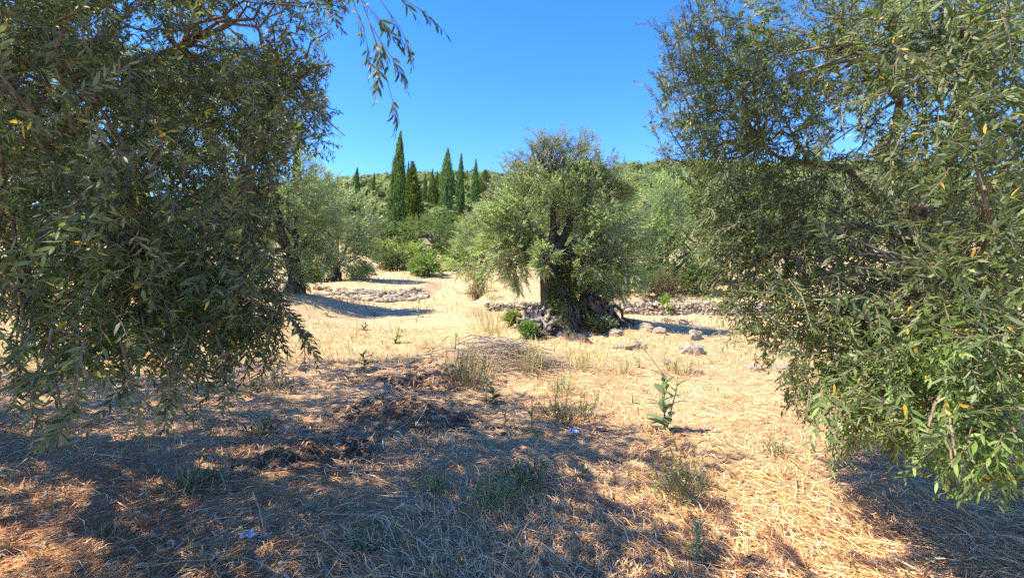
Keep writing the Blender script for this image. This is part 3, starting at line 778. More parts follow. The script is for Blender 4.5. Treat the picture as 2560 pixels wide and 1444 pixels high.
# the sprig that hangs down against the sky
rng = np.random.default_rng(99); ge = Geo(); sp, sd = [], []
for pts in ([(880, -60), (925, 60), (955, 150), (975, 230), (1000, 310)], [(905, -60), (965, 20), (1000, 70), (1020, 110)], [(920, -70), (1010, 0), (1060, 30)], [(860, -50), (905, 60), (925, 140)], [(925, 60), (955, 110), (985, 150)], [(870, -30), (915, 10), (960, 60)], [(925, 60), (940, 110), (945, 190)]):
    Yh = 2.3 + rng.normal(0, .12); path = np.array([P(x, y, Yh) for x, y in pts]); s = np.linspace(0, 1, 10)
    path = np.stack([np.interp(s, np.linspace(0, 1, len(pts)), path[:, i]) for i in range(3)], -1)
    ge.add(*tube(path, np.linspace(.003, .0013, 10), 5, cap=False))
    for i in range(3, 9, 4): sp.append(path[i]); sd.append(norm(path[i + 1] - path[i]))
    sp.append(path[-3]); sd.append(norm(path[-1] - path[-3]))
ge.build('hanging_sprig', M_TWIG, left)
SPRIG = [make_spray(500 + k, L=.14 + .02 * k, nodes=4 + k % 2, leaf=.072, aspect=.12, lod=2, droop=.2, spread=.7, stem_r=.0012) for k in range(4)]
leafy_twigs(left, np.array(sp), np.array(sd), SPRIG, rng)

ge = Geo(); gt = Geo(); sp, sd = [], []
for pts, Yh in (([(130, 820), (110, 920), (75, 1010)], 1.5), ([(210, 850), (195, 960), (175, 1040)], 1.45), ([(300, 840), (320, 930), (350, 1005)], 1.55), ([(360, 830), (420, 920), (425, 985)], 1.6), ([(540, 840), (565, 900), (560, 950)], 1.8), ([(660, 800), (690, 850), (685, 895)], 2.0), ([(60, 800), (50, 880), (35, 975)], 1.5), ([(700, 760), (735, 800), (750, 830)], 2.0), ([(470, 830), (450, 890), (440, 940)], 1.7)):
    path = np.array([P(x, y, Yh) for x, y in pts]); path = np.stack([np.interp(np.linspace(0, 1, 8), np.linspace(0, 1, 3), path[:, i]) for i in range(3)], -1)
    gt.add(*tube(path, np.linspace(.004, .0015, 8), 5, cap=False))
    for i in range(1, 8):
        sp.append(path[i]); sd.append(norm(path[i] - path[i - 1]) + rng.normal(0, .45, 3))
gt.build('drooping_stems', M_TWIG, left, kind='stuff')
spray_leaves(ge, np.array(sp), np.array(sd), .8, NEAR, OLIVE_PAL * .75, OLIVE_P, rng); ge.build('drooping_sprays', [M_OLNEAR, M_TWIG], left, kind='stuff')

right_lobes = [
    (2060, 130, 290, 160, 2.8, 4.4, 450, -.4, .0), (2400, 140, 230, 190, 1.6, 2.8, 240, -.3, -.1), (1860, 330, 160, 230, 3.2, 4.6, 430, -.6, .15), (1750, 170, 80, 170, 3.5, 4.4, 60, -.5, .9),
    (1890, 620, 180, 200, 2.9, 4.2, 400, -.6, -.15), (2240, 520, 310, 240, 2.3, 4.6, 420, -.3, -.2), (2150, 860, 210, 170, 2.3, 3.5, 300, -.4, -.4), (2400, 820, 220, 190, 1.7, 2.8, 280, -.3, -.3),
    (2190, 1050, 170, 80, 2.0, 2.7, 90, -.4, -.7), (2420, 1130, 150, 110, 1.45, 2.0, 80, -.4, -.6), (1890, 860, 60, 45, 3.2, 3.8, 22, -.6, -.5), (2010, 970, 60, 60, 2.4, 3.0, 26, -.6, -.6),
    (2520, 560, 110, 320, 1.5, 2.3, 140, -.4, .1), (1690, 330, 60, 90, 3.6, 4.4, 18, -.8, .5), (1790, 720, 50, 60, 3.2, 3.9, 40, -.5, -.4), (2060, 1080, 50, 50, 2.1, 2.5, 14, -.2, -1), (2350, 1010, 180, 120, 1.8, 2.6, 90, -.4, -.5)]
right = near_tree('near olive with sunlit drooping branches filling the side opposite the hanging sprig', (4.6, 5.0, float(H(4.6, 5.0))), (4.4, 4.8, 1.9), right_lobes,
    [(4.4, 4.6, 4.4, 2.4, 2.2, 1.6, 1.2), (5.6, 3.2, 3.4, 2.0, 2.2, 1.8, .9)], R_POLY, 62, .4, GAPS, 34,
    [(P(2150, 150, 3.9), .06, .1), (P(2400, 120, 2.6), .06, .12), (P(1900, 360, 4.2), .055, .1), (P(1900, 640, 3.7), .06, .1), (P(2200, 850, 3.0), .08, .12), (P(2430, 850, 2.3), .07, .12), (P(2280, 520, 3.6), .09, .08), ((5.8, 3.2, 4.2), .1, .1)], tint=np.array([1.12, 1.15, .95]), dens=2.0, lit_tint=lambda px, py, y: np.where(vn(px / 55, py / 55, 9) < .75 * sstep((py - 640) / 330) * sstep((px - 1960) / 120) * (y < 2.7), 1.32, np.where((np.abs(px - 2200) < 260) & (np.abs(py - 520) < 200), .7, 1.)))  # lower leaves painted brighter as if sunlit, crown centre darker as if shaded
# pale upright shoots along its edge against the sky
rng = np.random.default_rng(123); ge = Geo(); sp, sd = [], []
for pts in ([(1770, 340), (1705, 240), (1668, 140), (1655, 75)], [(1745, 430), (1680, 335), (1640, 240)], [(1790, 210), (1725, 110), (1700, 0), (1695, -60)], [(1735, 470), (1665, 405), (1640, 330)], [(1800, 130), (1745, 40), (1738, -40)], [(1735, 610), (1695, 560), (1685, 480)],
            [(1760, 300), (1715, 180), (1690, 90)], [(1820, 90), (1790, 20), (1780, -40)], [(1725, 420), (1670, 390), (1650, 415)], [(1775, 260), (1735, 150), (1730, 60)]):
    Yh = 3.7 + rng.normal(0, .2); path = np.array([P(x, y, Yh) for x, y in pts]); s_ = np.linspace(0, 1, 9)
    path = np.stack([np.interp(s_, np.linspace(0, 1, len(pts)), path[:, i]) for i in range(3)], -1) + rng.normal(0, .008, (9, 3))
    ge.add(*tube(path, np.linspace(.006, .002, 9), 5, cap=False))
    for i in range(2, 9):
        for _ in range(2): sp.append(path[i]); sd.append(norm(path[i] - path[i - 1]) + rng.normal(0, .4, 3))
ge.build('shoot_stems', M_TWIG, right, kind='stuff')
ge = Geo(); spray_leaves(ge, np.array(sp), np.array(sd), .75, NEAR, OLIVE_PAL * 1.6, OLIVE_P, rng); ge.build('edge_shoots', [M_OLIVE, M_TWIG], right, kind='stuff')

# ------------------------------------------------------------------ cypresses on the slope
def cypress(label, px, top, bot, wpx, Y, lean=0., n=2600, dark=1., seed=1, loose=0., name='cypress_tree', group='cypresses on the hillside', blunt=2.3):
    rng = np.random.default_rng(seed + 900); x = (px - CX) / F * Y; zb = float(H(x, Y)); zt = CAMZ + (CY - top) / F * Y
    zbv = CAMZ + (CY - bot) / F * Y; zb = min(zb, zbv); w = .78 * wpx / F * Y / 2; hgt = zt - zb
    root = empty(name, (x, Y, zb), label, 'cypress', group)
    ge = Geo(); ge.add(*tube(bend((x, Y, zb - .3), (x + lean * .4, Y, zb + hgt * .45), 6, 0, .004, rng), np.linspace(.22, .10, 6) * max(.5, w / 1.1), 8, seed, .06)); ge.build('trunk', M_BARK, root)
    def prof(t): return w * np.clip(np.minimum(.62 + 2.2 * t, 1.0) * (1 - t ** blunt) ** 1.0, .03, 1)
    def axis(t): return np.stack([x + lean * t, np.full_like(t, Y), zb + hgt * (.05 + .95 * t)], -1)
    ge = Geo()
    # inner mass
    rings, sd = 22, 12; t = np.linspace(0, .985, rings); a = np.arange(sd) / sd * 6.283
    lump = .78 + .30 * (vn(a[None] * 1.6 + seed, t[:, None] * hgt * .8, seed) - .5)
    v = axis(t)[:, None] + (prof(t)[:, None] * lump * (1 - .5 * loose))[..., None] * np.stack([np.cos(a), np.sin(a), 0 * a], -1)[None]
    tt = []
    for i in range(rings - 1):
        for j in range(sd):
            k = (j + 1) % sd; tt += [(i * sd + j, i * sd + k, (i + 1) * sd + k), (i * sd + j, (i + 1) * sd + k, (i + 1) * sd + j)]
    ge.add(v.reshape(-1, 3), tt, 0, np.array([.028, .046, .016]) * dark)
    # upright sprays all over it
    t = 1 - np.sqrt(rng.random(n)) * .999; t = np.where(rng.random(n) < .35, rng.random(n), t); aa = rng.random(n) * 6.283
    lump = .88 + .55 * (vn(aa * 2.2 + seed, t * hgt * 1.1, seed + 3) - .5) + .25 * (vn(aa * 5 + seed, t * hgt * 3, seed + 4) - .5) + loose * .5 * (rng.random(n) - .4) + np.where(rng.random(n) < .08, .22, 0)
    c = axis(t) + (prof(t) * lump)[:, None] * np.stack([np.cos(aa), np.sin(aa), 0 * aa], -1)
    L = (.055 * hgt ** .5 + .12) * (1.1 + .7 * rng.random(n)) * (1 + loose * .5); ww = L * (.26 + .16 * rng.random(n))
    d = norm(np.stack([np.cos(aa) * (.22 + loose), np.sin(aa) * (.22 + loose), np.ones(n)], -1) + rng.normal(0, .14 + .25 * loose, (n, 3)))
    sdv = norm(np.stack([-np.sin(aa), np.cos(aa), 0 * aa], -1) + rng.normal(0, .3, (n, 3)))
    out = np.stack([np.cos(aa), np.sin(aa), 0 * aa], -1)
    v = np.stack([c - d * L[:, None] * .5, c + sdv * ww[:, None] * .5 + out * .03, c + d * L[:, None] * .5, c - sdv * ww[:, None] * .5 + out * .03], 1)
    tt = (np.arange(n)[:, None, None] * 4 + np.array([(0, 1, 2), (0, 2, 3)])[None]).reshape(-1, 3)
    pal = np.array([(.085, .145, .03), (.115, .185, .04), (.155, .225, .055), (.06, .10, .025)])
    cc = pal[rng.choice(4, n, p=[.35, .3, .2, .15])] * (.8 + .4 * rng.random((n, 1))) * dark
    if loose: cc = cc * np.array([1.15, .88, .95])
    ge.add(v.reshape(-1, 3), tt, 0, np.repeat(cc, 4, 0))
    ge.build('crown', M_CYP, root, kind='stuff', smooth=False)
    return root

CY_ = [('tallest slender cypress rising from the slope above the shrubs', 985, 330, 608, 54, 52, .75, 7000, 1.0, 0),
    ('short dense cypress standing apart left of the tallest one', 886, 420, 518, 25, 80, .5, 3000, .9, 0),
    ('thick bright green cypress beside two slimmer ones on the ridge', 1112, 372, 530, 42, 72, .5, 4500, 1.15, 0),
    ('slim cypress between the thick one and the shorter pointed one', 1149, 385, 524, 27, 76, .3, 3200, 1.0, 0),
    ('pointed cypress nearest the old olive crown', 1187, 400, 522, 30, 78, .2, 3200, 1.1, 0),
    ('dark cypress column behind the overhanging foliage', 742, 300, 500, 30, 62, 0, 3000, .7, 0),
    ('thin wispy cypress between the short dense one and the tallest one', 930, 433, 512, 14, 100, .5, 1400, .9, 0),
    ('thin dark spire just behind the loose brownish conifer', 1019, 404, 505, 17, 96, .2, 1400, .8, 0),
    ('small pale cypress half way between the loose conifer and the thick cypress', 1061, 435, 520, 17, 92, .2, 1500, 1.0, 0),
    ('small pointed cypress just left of the thick bright one', 1079, 422, 520, 22, 98, .2, 1700, 1.0, 0),
    ('stunted dark cypress against the thick bright one', 1092, 428, 522, 17, 104, .1, 1400, .75, 0),
    ('far cypress tip poking over the silvery olive', 822, 438, 500, 10, 105, .3, 900, .8, 0),
    ('little dark leaning cypress beside the short dense one', 906, 474, 514, 14, 84, .9, 1200, .6, 0),
    ('faint cypress tip on the wooded slope left of the tallest one', 951, 455, 514, 12, 110, 0, 900, 1.0, 0),
    ('second faint cypress tip on the wooded slope near the tallest one', 962, 458, 514, 12, 112, 0, 900, .95, 0),
    ('dark narrow cypress hidden behind the thick bright one', 1133, 425, 535, 14, 88, 0, 1200, .6, 0),
    ('loose brownish conifer right behind the tallest cypress', 1030, 405, 612, 66, 60, .1, 3600, .78, 1.0),
    ('loose grey conifer below the small pointed cypresses', 1084, 446, 560, 52, 84, 0, 2200, .8, 1.0),
    ('dark ragged conifer above the old olive crown', 1214, 424, 520, 60, 92, 0, 2200, .8, 1.1)]
for k, (lb, px, tp, bt, w, Y, ln, n, dk, lo) in enumerate(CY_): cypress(lb, px, tp, bt, w, Y, ln, n, dk, k + 1, lo, blunt=(2.6, 3.6, 4.2, 2.8, 2.4)[k] if k < 5 else 2.3)

# ------------------------------------------------------------------ wooded hillside (stuff) and shrubs
def wood(name, label, n, y0, y1, seed, rmin, rmax, per, half=.95, avoid=None):
    rng = np.random.default_rng(seed); ge = Geo()
    y = y0 + (y1 - y0) * rng.random(n) ** .8; x = (rng.random(n) * 2 - 1) * half * y
    r = rmin + (rmax - rmin) * rng.random(n); 
    pal = np.array([(.11, .145, .034), (.14, .18, .045), (.175, .20, .06), (.08, .11, .03), (.20, .19, .065)])
    for i in range(n):
        c = np.array([x[i], y[i], float(H(x[i], y[i])) + r[i] * .55]); m = int(per * (.7 + .6 * rng.random()))
        u = norm(rng.normal(0, 1, (m, 3))); u[:, 2] = np.abs(u[:, 2]) * .9 - .1
        lump = 1 + .35 * (vn(u[:, 0] * 2.3 + i, u[:, 2] * 2.3 + u[:, 1] * 2, seed) - .5)
        p = c + u * (r[i] * lump * (.8 + .25 * rng.random(m)))[:, None] * np.array([1.05, 1.05, .85])
        s = r[i] * (.10 + .09 * rng.random(m)); a = norm(np.cross(u, rng.normal(0, 1, (m, 3)))); b_ = norm(np.cross(u, a) + u * rng.normal(0, .5, (m, 1)))
        v = np.stack([p - a * s[:, None], p + b_ * s[:, None] * .6, p + a * s[:, None], p - b_ * s[:, None] * .6], 1)
        tt = (np.arange(m)[:, None, None] * 4 + np.array([(0, 1, 2), (0, 2, 3)])[None]).reshape(-1, 3)
        base = pal[rng.choice(5, p=[.3, .25, .2, .15, .1])]
        ge.add(v.reshape(-1, 3), tt, 0, np.repeat(base * (.75 + .5 * rng.random((m, 1))), 4, 0))
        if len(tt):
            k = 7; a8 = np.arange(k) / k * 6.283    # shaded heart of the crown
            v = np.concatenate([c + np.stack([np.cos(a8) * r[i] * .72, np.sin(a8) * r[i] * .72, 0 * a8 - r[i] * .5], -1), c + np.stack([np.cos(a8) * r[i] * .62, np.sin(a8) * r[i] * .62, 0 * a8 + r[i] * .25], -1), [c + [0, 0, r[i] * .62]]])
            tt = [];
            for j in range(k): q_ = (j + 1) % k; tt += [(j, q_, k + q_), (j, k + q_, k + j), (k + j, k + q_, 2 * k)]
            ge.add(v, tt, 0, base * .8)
    return tag(ge.build(name, M_WOOD, smooth=False), label, 'woodland', kind='stuff')
wood('hillside_wood', 'dense rounded evergreen wood covering the hill up to the skyline', 620, 96, 215, 71, 2.4, 4.6, 135)
wood('hillside_scrub', 'low mixed scrub between the cypresses on the slope', 240, 58, 97, 72, 1.2, 2.6, 170, .8)
wood('slope_scrub', 'patchy green scrub at the foot of the wooded slope', 46, 42, 60, 73, .9, 1.7, 170, .75)

def shrub(label, px, top, bot, wpx, Y, pal, seed, n=260, scale=1., name='shrub', cat='shrub', group='shrubs on the slope', mat=None, temps=None, trunk=False, lobesn=6, low=.12):
    rng = np.random.default_rng(seed + 3000); mat = mat or M_GREEN; x = (px - CX) / F * Y; zb = float(H(x, Y)); zt = CAMZ + (CY - top) / F * Y; zt = max(zt, zb + .4)
    w = wpx / F * Y / 2; h = zt - zb
    root = empty(name, (x, Y, zb), label, cat, group); lobes = []
    for k in range(lobesn):
        f = (k + .5) / lobesn * 2 - 1; hh = (1 - .35 * f * f) * (.75 + .3 * rng.random())
        zc = zb + h * ((.72 if trunk else .52) * hh); lobes.append((x + f * w * .62, Y + rng.normal(0, .3) * w, zc, w * .42, w * .42, h * (.24 if trunk else .42) * hh, 1.))
    pos, d, tint = lobe_sites(lobes, n / (26 * lobesn) * 1.0, rng, .5, .2)
    k = pos[:, 2] > zb + low * h * (3.2 if trunk else .3); pos, d, tint = pos[k], d[k], tint[k]
    if trunk:
        ge = Geo(); p = bend((x, Y, zb - .1), (x - .1 * w, Y, zb + h * .5), 6, 0, .02, rng); ge.add(*tube(p, np.linspace(.16, .09, 6), 7, seed, .1)); ge.build('trunk', M_BARK, root)
        for l in lobes:
            ge = Geo(); ge.add(*tube(bend(p[3], l[:3], 5, .05, .05, rng), np.linspace(.08, .03, 5), 5)); ge.build('limb', M_BARK, root)
    else:
        ge = Geo()
        for l in lobes:
            for _ in range(3): ge.add(*tube(bend((x + rng.normal(0, .15 * w), Y, zb - .05), np.array(l[:3]) + rng.normal(0, .2 * w, 3), 5, .03, .05, rng), np.linspace(.03, .012, 5), 4, cap=False))
        ge.build('stems', M_TWIG, root, kind='stuff')
    ge = Geo(); pal = np.array(pal); spray_leaves(ge, pos, d, scale * (.75 + .5 * rng.random(len(pos))), temps or BROAD, pal, [1 / len(pal)] * len(pal), rng, tint=tint, yellow=.01)
    ge.build('crown', [mat, M_TWIG], root, kind='stuff')
    return root

GR = [(.10, .16, .035), (.135, .20, .05), (.175, .23, .065)]; DK = [(.055, .085, .025), (.075, .115, .035), (.10, .135, .045)]
YG = [(.20, .235, .06), (.25, .26, .075), (.16, .21, .05)]; GY = [(.17, .21, .11), (.22, .26, .15), (.13, .17, .075)]; BR = [(.16, .13, .07), (.12, .10, .05), (.10, .12, .04)]
shrub('spreading bright green pine with a thin grey trunk below the cypress row', 1085, 520, 642, 150, 40, [(.085, .135, .035), (.115, .165, .05), (.075, .11, .04)], 1, 420, 1.9, 'pine_tree', 'pine tree', 'shrubs on the slope', temps=FARS, trunk=True)
shrub('green pine shrub half behind the old olive', 1165, 545, 660, 130, 41, GR, 2, 420, 1.9, temps=FARS)
shrub('broad green shrub between the silvery olive and the tallest cypress', 925, 520, 640, 130, 44, [(.09, .13, .045), (.12, .155, .06), (.075, .105, .04)], 3, 360, 1.9)
shrub('dark shrub at the foot of the tallest cypress', 1010, 560, 640, 70, 46, DK, 4, 280, 1.9)
shrub('low dense green bush in the yellow grass at the centre of the slope', 1065, 640, 698, 80, 30, GR, 5, 330, 1.2)
shrub('grey brown bush beside the dense green bush', 985, 625, 684, 80, 33, BR + DK, 6, 300, 1.3)
shrub('soft grey green bush just above the heaped stone wall', 898, 662, 708, 85, 25, GY, 7, 320, 1.0, temps=FARS)
shrub('yellow green bush on the slope above the dense bush', 1040, 610, 655, 110, 37, YG, 8, 320, 1.5)
shrub('yellowish bush under the silvery olive', 775, 660, 705, 60, 23, YG, 9, 220, .9)
shrub('thin yellow green bush left of the old olive at the slope foot', 1140, 620, 690, 70, 33, YG + GR, 10, 240, 1.3)
shrub('green sapling bush among the yellow grass under the tallest cypress', 955, 600, 650, 60, 40, GR + YG, 11, 240, 1.5)
shrub('dark glossy bush on the wall top right of the old trunk', 1520, 660, 750, 150, 19.5, DK + GR, 12, 900, .8)
shrub('bright green bush on the wall top next to the old trunk', 1455, 660, 750, 100, 19.8, GR, 13, 600, .8)
shrub('brown dry bush on top of the straight stone wall', 1660, 660, 750, 120, 18.6, BR, 14, 800, .7, temps=FARS)
shrub('dark bush closing the end of the straight stone wall', 1755, 650, 752, 110, 18.8, DK, 15, 700, .8)
shrub('pale dry bush left of the old olive beside the wall end', 1190, 650, 735, 60, 20.5, [(.28, .25, .12), (.22, .22, .09), (.33, .28, .14)], 16, 260, .8, temps=FARS)
shrub('tiny lime green bush growing out of the straight stone wall', 1665, 738, 762, 22, 17.6, [(.20, .30, .05), (.26, .34, .08)], 17, 60, .45)
shrub('small bright green bush at the sunlit foot of the old olive', 1320, 796, 826, 42, 11.0, [(.12, .19, .05), (.16, .23, .07)], 18, 60, .34)
shrub('grey green bush in the shade at the foot of the old olive', 1500, 800, 845, 60, 11.3, GY + DK, 19, 110, .42)
shrub('low green tangle beside the lit roots of the old olive', 1285, 782, 800, 60, 12.8, YG, 20, 70, .36)

# ------------------------------------------------------------------ dry stone walls
STONES = [blob_mesh('stone', 500 + k, M_STONE, 2 if k < 4 else 1, .24, (1, .8, .62), .8) for k in range(9)]
def stone_into(root, p, s, rng, flat=1.):
    o = link('stone', STONES[rng.integers(0, 9)], root, np.asarray(p) - np.array(root.location), (rng.normal(0, .15), rng.normal(0, .15), rng.normal(0, .45) + (math.pi if rng.random() < .5 else 0)), (s[0], s[1], s[2] * flat))
    return o
rng = np.random.default_rng(55)
wall = empty('stone_wall', (3.0, 17.9, float(H(3.0, 17.8))), 'straight low dry stone wall running behind the old olive trunk', 'stone wall')
ge = Geo(); xs = np.linspace(-1.1, 9.4, 60); yb = wall_b_y(xs)
zb = H(xs, yb - .25) - .1; zt = CAMZ + (CY - 752) / F * yb + .03 * np.sin(xs * 3) - .05; zt = np.minimum(zt, zb + .62)
v = np.concatenate([np.stack([xs, yb - .02, zb], -1), np.stack([xs, yb + .04, zt], -1), np.stack([xs, yb + .45, zt], -1), np.stack([xs, yb + .45, zb], -1)]); t = []
for i in range(59):
    for a, c in ((0, 1), (1, 2), (2, 3)): t += [(a * 60 + i, a * 60 + i + 1, c * 60 + i + 1), (a * 60 + i, c * 60 + i + 1, c * 60 + i)]
ge.add(v, t); ge.build('rubble_core', M_CORE, wall)
cnt = 0
for row in range(5):
    x = -1.1 + rng.random() * .1
    while x < 9.0 and cnt < 299:
        w = .10 + .14 * rng.random(); y = float(wall_b_y(x)); z0 = float(np.interp(x, xs, zb)) + .10; z1 = float(np.interp(x, xs, zt))
        z = z0 + (z1 - z0) * (row + .5) / 5 + rng.normal(0, .012)
        if not (rng.random() < .06):
            stone_into(wall, (x + w / 2, y - .05 + .03 * row / 4 + rng.normal(0, .03), z), (w * .56, .12, (z1 - z0) / 5 * (.66 + .25 * rng.random()) * 1.25), rng); cnt += 1
        x += w * 1.02
for k in range(26):   # tumbled stones along its foot and cap
    pass
print('wall stones', cnt)
heap = empty('stone_wall', (-5.8, 20.3, float(H(-5.8, 20.0))), 'sloping heaped wall of pale stones on the far side of the clearing', 'stone wall')
cnt = 0
for k in range(2400):
    if cnt >= 290: break
    px = rng.uniform(790, 1066); f = rng.random()
    tp = np.interp(px, [790, 850, 940, 1000, 1066], [708, 706, 709, 717, 727]); bt = np.interp(px, [790, 850, 930, 1000, 1066], [712, 728, 748, 743, 730])
    if px < 855 and rng.random() < .6: continue
    py = tp + (bt - tp) * f; Yb = float(wall_a_y((px - CX) / F * 20.5)); Y = Yb - .1 + (1 - f) * 1.25
    p = P(px, py, Y); hz = float(H(p[0], p[1])); p[2] = hz + .05
    s = .06 + .12 * rng.random() ** 1.5; stone_into(heap, p + np.array([0, 0, -.01 + .02 * rng.random()]), (s * 1.2, s, s * .8), rng); cnt += 1

# ------------------------------------------------------------------ rocks beside the old tree
ROCKS = [blob_mesh('rock', 700 + k, M_ROCK, 3, .5, (1, .8, .6), .12) for k in range(5)]
def rock(label, px, py, wpx, hpx, k, rot=0., sink=.5):
    p = G(px, py + hpx * .4); Y = p[1]; w = wpx / F * Y / 2; h = hpx / F * Y
    o = bpy.data.objects.new('rock', ROCKS[k % 5]); COL.objects.link(o)
    o.location = (p[0], p[1], p[2] + h * (.5 - sink)); o.rotation_euler = (0, 0, rot); o.scale = (w * 1.1, w, h * .85)
    return tag(o, label, 'rock', 'rocks beside the old olive')
rock('large grey pitted boulder standing apart where the ridge of rocks ends', 1728, 866, 62, 40, 0, .4)
rock('grey rock under the dry stalks of the tall weed', 1600, 856, 40, 30, 1, 1.2)
rock('flat pale rock half sunk left of the stalk covered rock', 1563, 862, 40, 22, 2, .2)
rock('brown overhanging rock in the middle of the rock ridge', 1615, 815, 42, 26, 3, 2.)
rock('rounded grey rock touching the brown overhanging rock', 1645, 822, 40, 26, 4, 2.6)
rock('low pale rock at the top of the ridge by the bare soil', 1668, 795, 34, 18, 1, 3.)
rock('long grey outcrop along the edge of the bare soil', 1738, 828, 40, 44, 2, 1.1)
rock('small pale rock at the upper end of the bare soil edge', 1710, 803, 34, 18, 3, .8)
rock('shaded grey rock next to the foot of the old olive', 1542, 826, 42, 28, 0, 2.2)
rock('grey ledge behind the shaded grey rock', 1585, 800, 46, 22, 4, .1)
rock('dry pale stone below the pitted boulder', 1745, 925, 30, 18, 2, .6)
rock('half buried pale slab in the grass left of the pitted boulder', 1672, 900, 36, 16, 1, 1.7)
rock('pale rock under the low branch tips of the sunlit near olive', 1890, 915, 46, 26, 0, 2.8)
rock('broad pale rock behind the low branch tips of the sunlit near olive', 1960, 918, 50, 34, 3, 1.5)
rock('small pale stone at the front of the old olive roots', 1345, 828, 22, 16, 4, .3)
rock('tiny rounded stone between the old trunk and the rock ridge', 1470, 832, 24, 15, 1, .9)
rock('pale bare stone in the shade edge near the blue wrapper', 1500, 1070, 36, 18, 2, 1.2, .45)

# ------------------------------------------------------------------ weeds
def big_leaf(name, pal, L=1., w=.2, teeth=0.):
    ge = Geo(); m = 6; s = np.linspace(0, 1, m + 1); ww = w * np.sin(np.clip(s * .93 + .06, 0, 1) * math.pi) ** .75
    v = []; 
    for i in range(m + 1):
        k = 1 - teeth * (i % 2); z = -.22 * s[i] ** 2
        v += [(s[i], ww[i] * k, z + .22 * ww[i]), (s[i], 0, z), (s[i], -ww[i] * k, z + .22 * ww[i])]
    t = []
    for i in range(m):
        a, b_ = i * 3, (i + 1) * 3; t += [(a, a + 1, b_ + 1), (a, b_ + 1, b_), (a + 1, a + 2, b_ + 2), (a + 1, b_ + 2, b_ + 1)]
    ge.add(v, t, 0, pal); o = ge.build(name, M_GREEN); me = o.data; bpy.data.objects.remove(o); return me
LF_GREY = [big_leaf('leaf', c, w=.22) for c in ((.15, .20, .11), (.18, .24, .13), (.12, .17, .09))]
LF_DEEP = [big_leaf('leaf', c, w=.24) for c in ((.05, .085, .03), (.07, .11, .04))]
LF_NARR = [big_leaf('leaf', c, w=.085) for c in ((.08, .15, .05), (.10, .18, .06), (.06, .11, .04))]
LF_THIS = [big_leaf('leaf', c, w=.2, teeth=.5) for c in ((.09, .14, .075), (.12, .17, .09))]

def leafy_weed(label, px, py, hpx, stems, leaves, leaf_px, mes, seed, tall=0, group='leafy weeds in the clearing', spread=.12, name='weed'):
    from mathutils import Matrix
    rng = np.random.default_rng(seed + 5000); b_ = G(px, py); Y = b_[1]; h = hpx / F * Y; ll = leaf_px / F * Y
    root = empty(name, b_, label, 'weed', group)
    for s in range(stems):
        top = b_ + np.array([rng.normal(0, spread) * h, rng.normal(0, spread) * h, h * (.8 + .25 * rng.random())]); path = bend(b_ - [0, 0, .02], top, 6, 0, .02, rng)
        ge = Geo(); ge.add(*tube(path, np.linspace(.006, .003, 6) * (1 + Y / 8), 5), col=(.20, .24, .13))
        if tall:
            e = top + np.array([rng.normal(0, .25) * h, rng.normal(0, .1) * h, tall / F * Y * (.8 + .3 * rng.random())]); p2 = bend(top, e, 6, .03, .04, rng)
            ge.add(*tube(p2, np.linspace(.003, .0015, 6) * (1 + Y / 8), 4, cap=False), col=(.34, .30, .17))
            for k in range(3): q_ = p2[2 + k]; ge.add(*tube(bend(q_, q_ + np.array([rng.normal(0, .12), rng.normal(0, .08), .12]) * (tall / F * Y), 4, .02, .03, rng), np.full(4, .0018 * (1 + Y / 8)), 3, cap=False), col=(.36, .31, .18))
        ge.build('stem', M_STEM, root)
        for k in range(leaves):
            f = (k + .5) / leaves; q_ = np.array([np.interp(f ** .9, np.linspace(0, 1, 6), path[:, i]) for i in range(3)])
            a = k * 2.4 + rng.normal(0, .3); el = .15 + .75 * f + rng.normal(0, .15)
            d = np.array([math.cos(a) * math.cos(el), math.sin(a) * math.cos(el), math.sin(el)]); y_ = norm(np.cross([0, 0, 1.], d)); z_ = np.cross(d, y_)
            l = ll * (1.1 - .55 * f) * (.8 + .4 * rng.random()); A = np.stack([d, y_, z_], -1) * l; q_ = q_ - b_
            o = bpy.data.objects.new('leaf', mes[rng.integers(0, len(mes))]); COL.objects.link(o); o.parent = root
            o.matrix_basis = Matrix([[*A[0], q_[0]], [*A[1], q_[1]], [*A[2], q_[2]], [0, 0, 0, 1]])
    return root
leafy_weed('tall broad leaved grey green weed with bare dry stalks at the shade edge', 1662, 1082, 165, 3, 10, 52, LF_GREY, 1, tall=120, spread=.10)
leafy_weed('drooping dark leaved weed standing alone at the shadow edge', 912, 926, 46, 1, 12, 30, LF_DEEP, 2, spread=.05)
leafy_weed('thin grey thistle like weed beside the dry brown clump', 1216, 1002, 115, 1, 12, 32, LF_THIS, 3, spread=.08)
leafy_weed('low jagged green rosette at the foot of the grey thistle', 1228, 1008, 30, 2, 7, 34, LF_THIS + LF_DEEP, 4, spread=.2)
leafy_weed('narrow upright green weed left of the blue wrapper', 1262, 1072, 70, 1, 14, 26, LF_NARR, 5, spread=.04)
leafy_weed('small grey green seedling with pale stalk left of the blue wrapper', 1328, 1082, 55, 1, 8, 26, LF_GREY, 6, tall=50, spread=.05)
leafy_weed('short bluish spear leaved sprout in the straw below the blue wrapper', 1458, 1200, 46, 1, 9, 26, LF_GREY, 7, spread=.05)
leafy_weed('yellow green leafy weed near the bottom edge of the ground', 1745, 1415, 120, 3, 11, 34, [LF_NARR[1], LF_NARR[0]] + [big_leaf('leaf', (.24, .26, .05), w=.13)], 8, spread=.16)
leafy_weed('pale green weed in full sun beside the brush heap', 985, 858, 34, 3, 8, 20, [big_leaf('leaf', (.20, .27, .07), w=.2)], 9, spread=.35)
leafy_weed('grey leaved stalk weed behind the dry brown clump', 1140, 880, 50, 1, 9, 22, LF_GREY, 10, spread=.05)
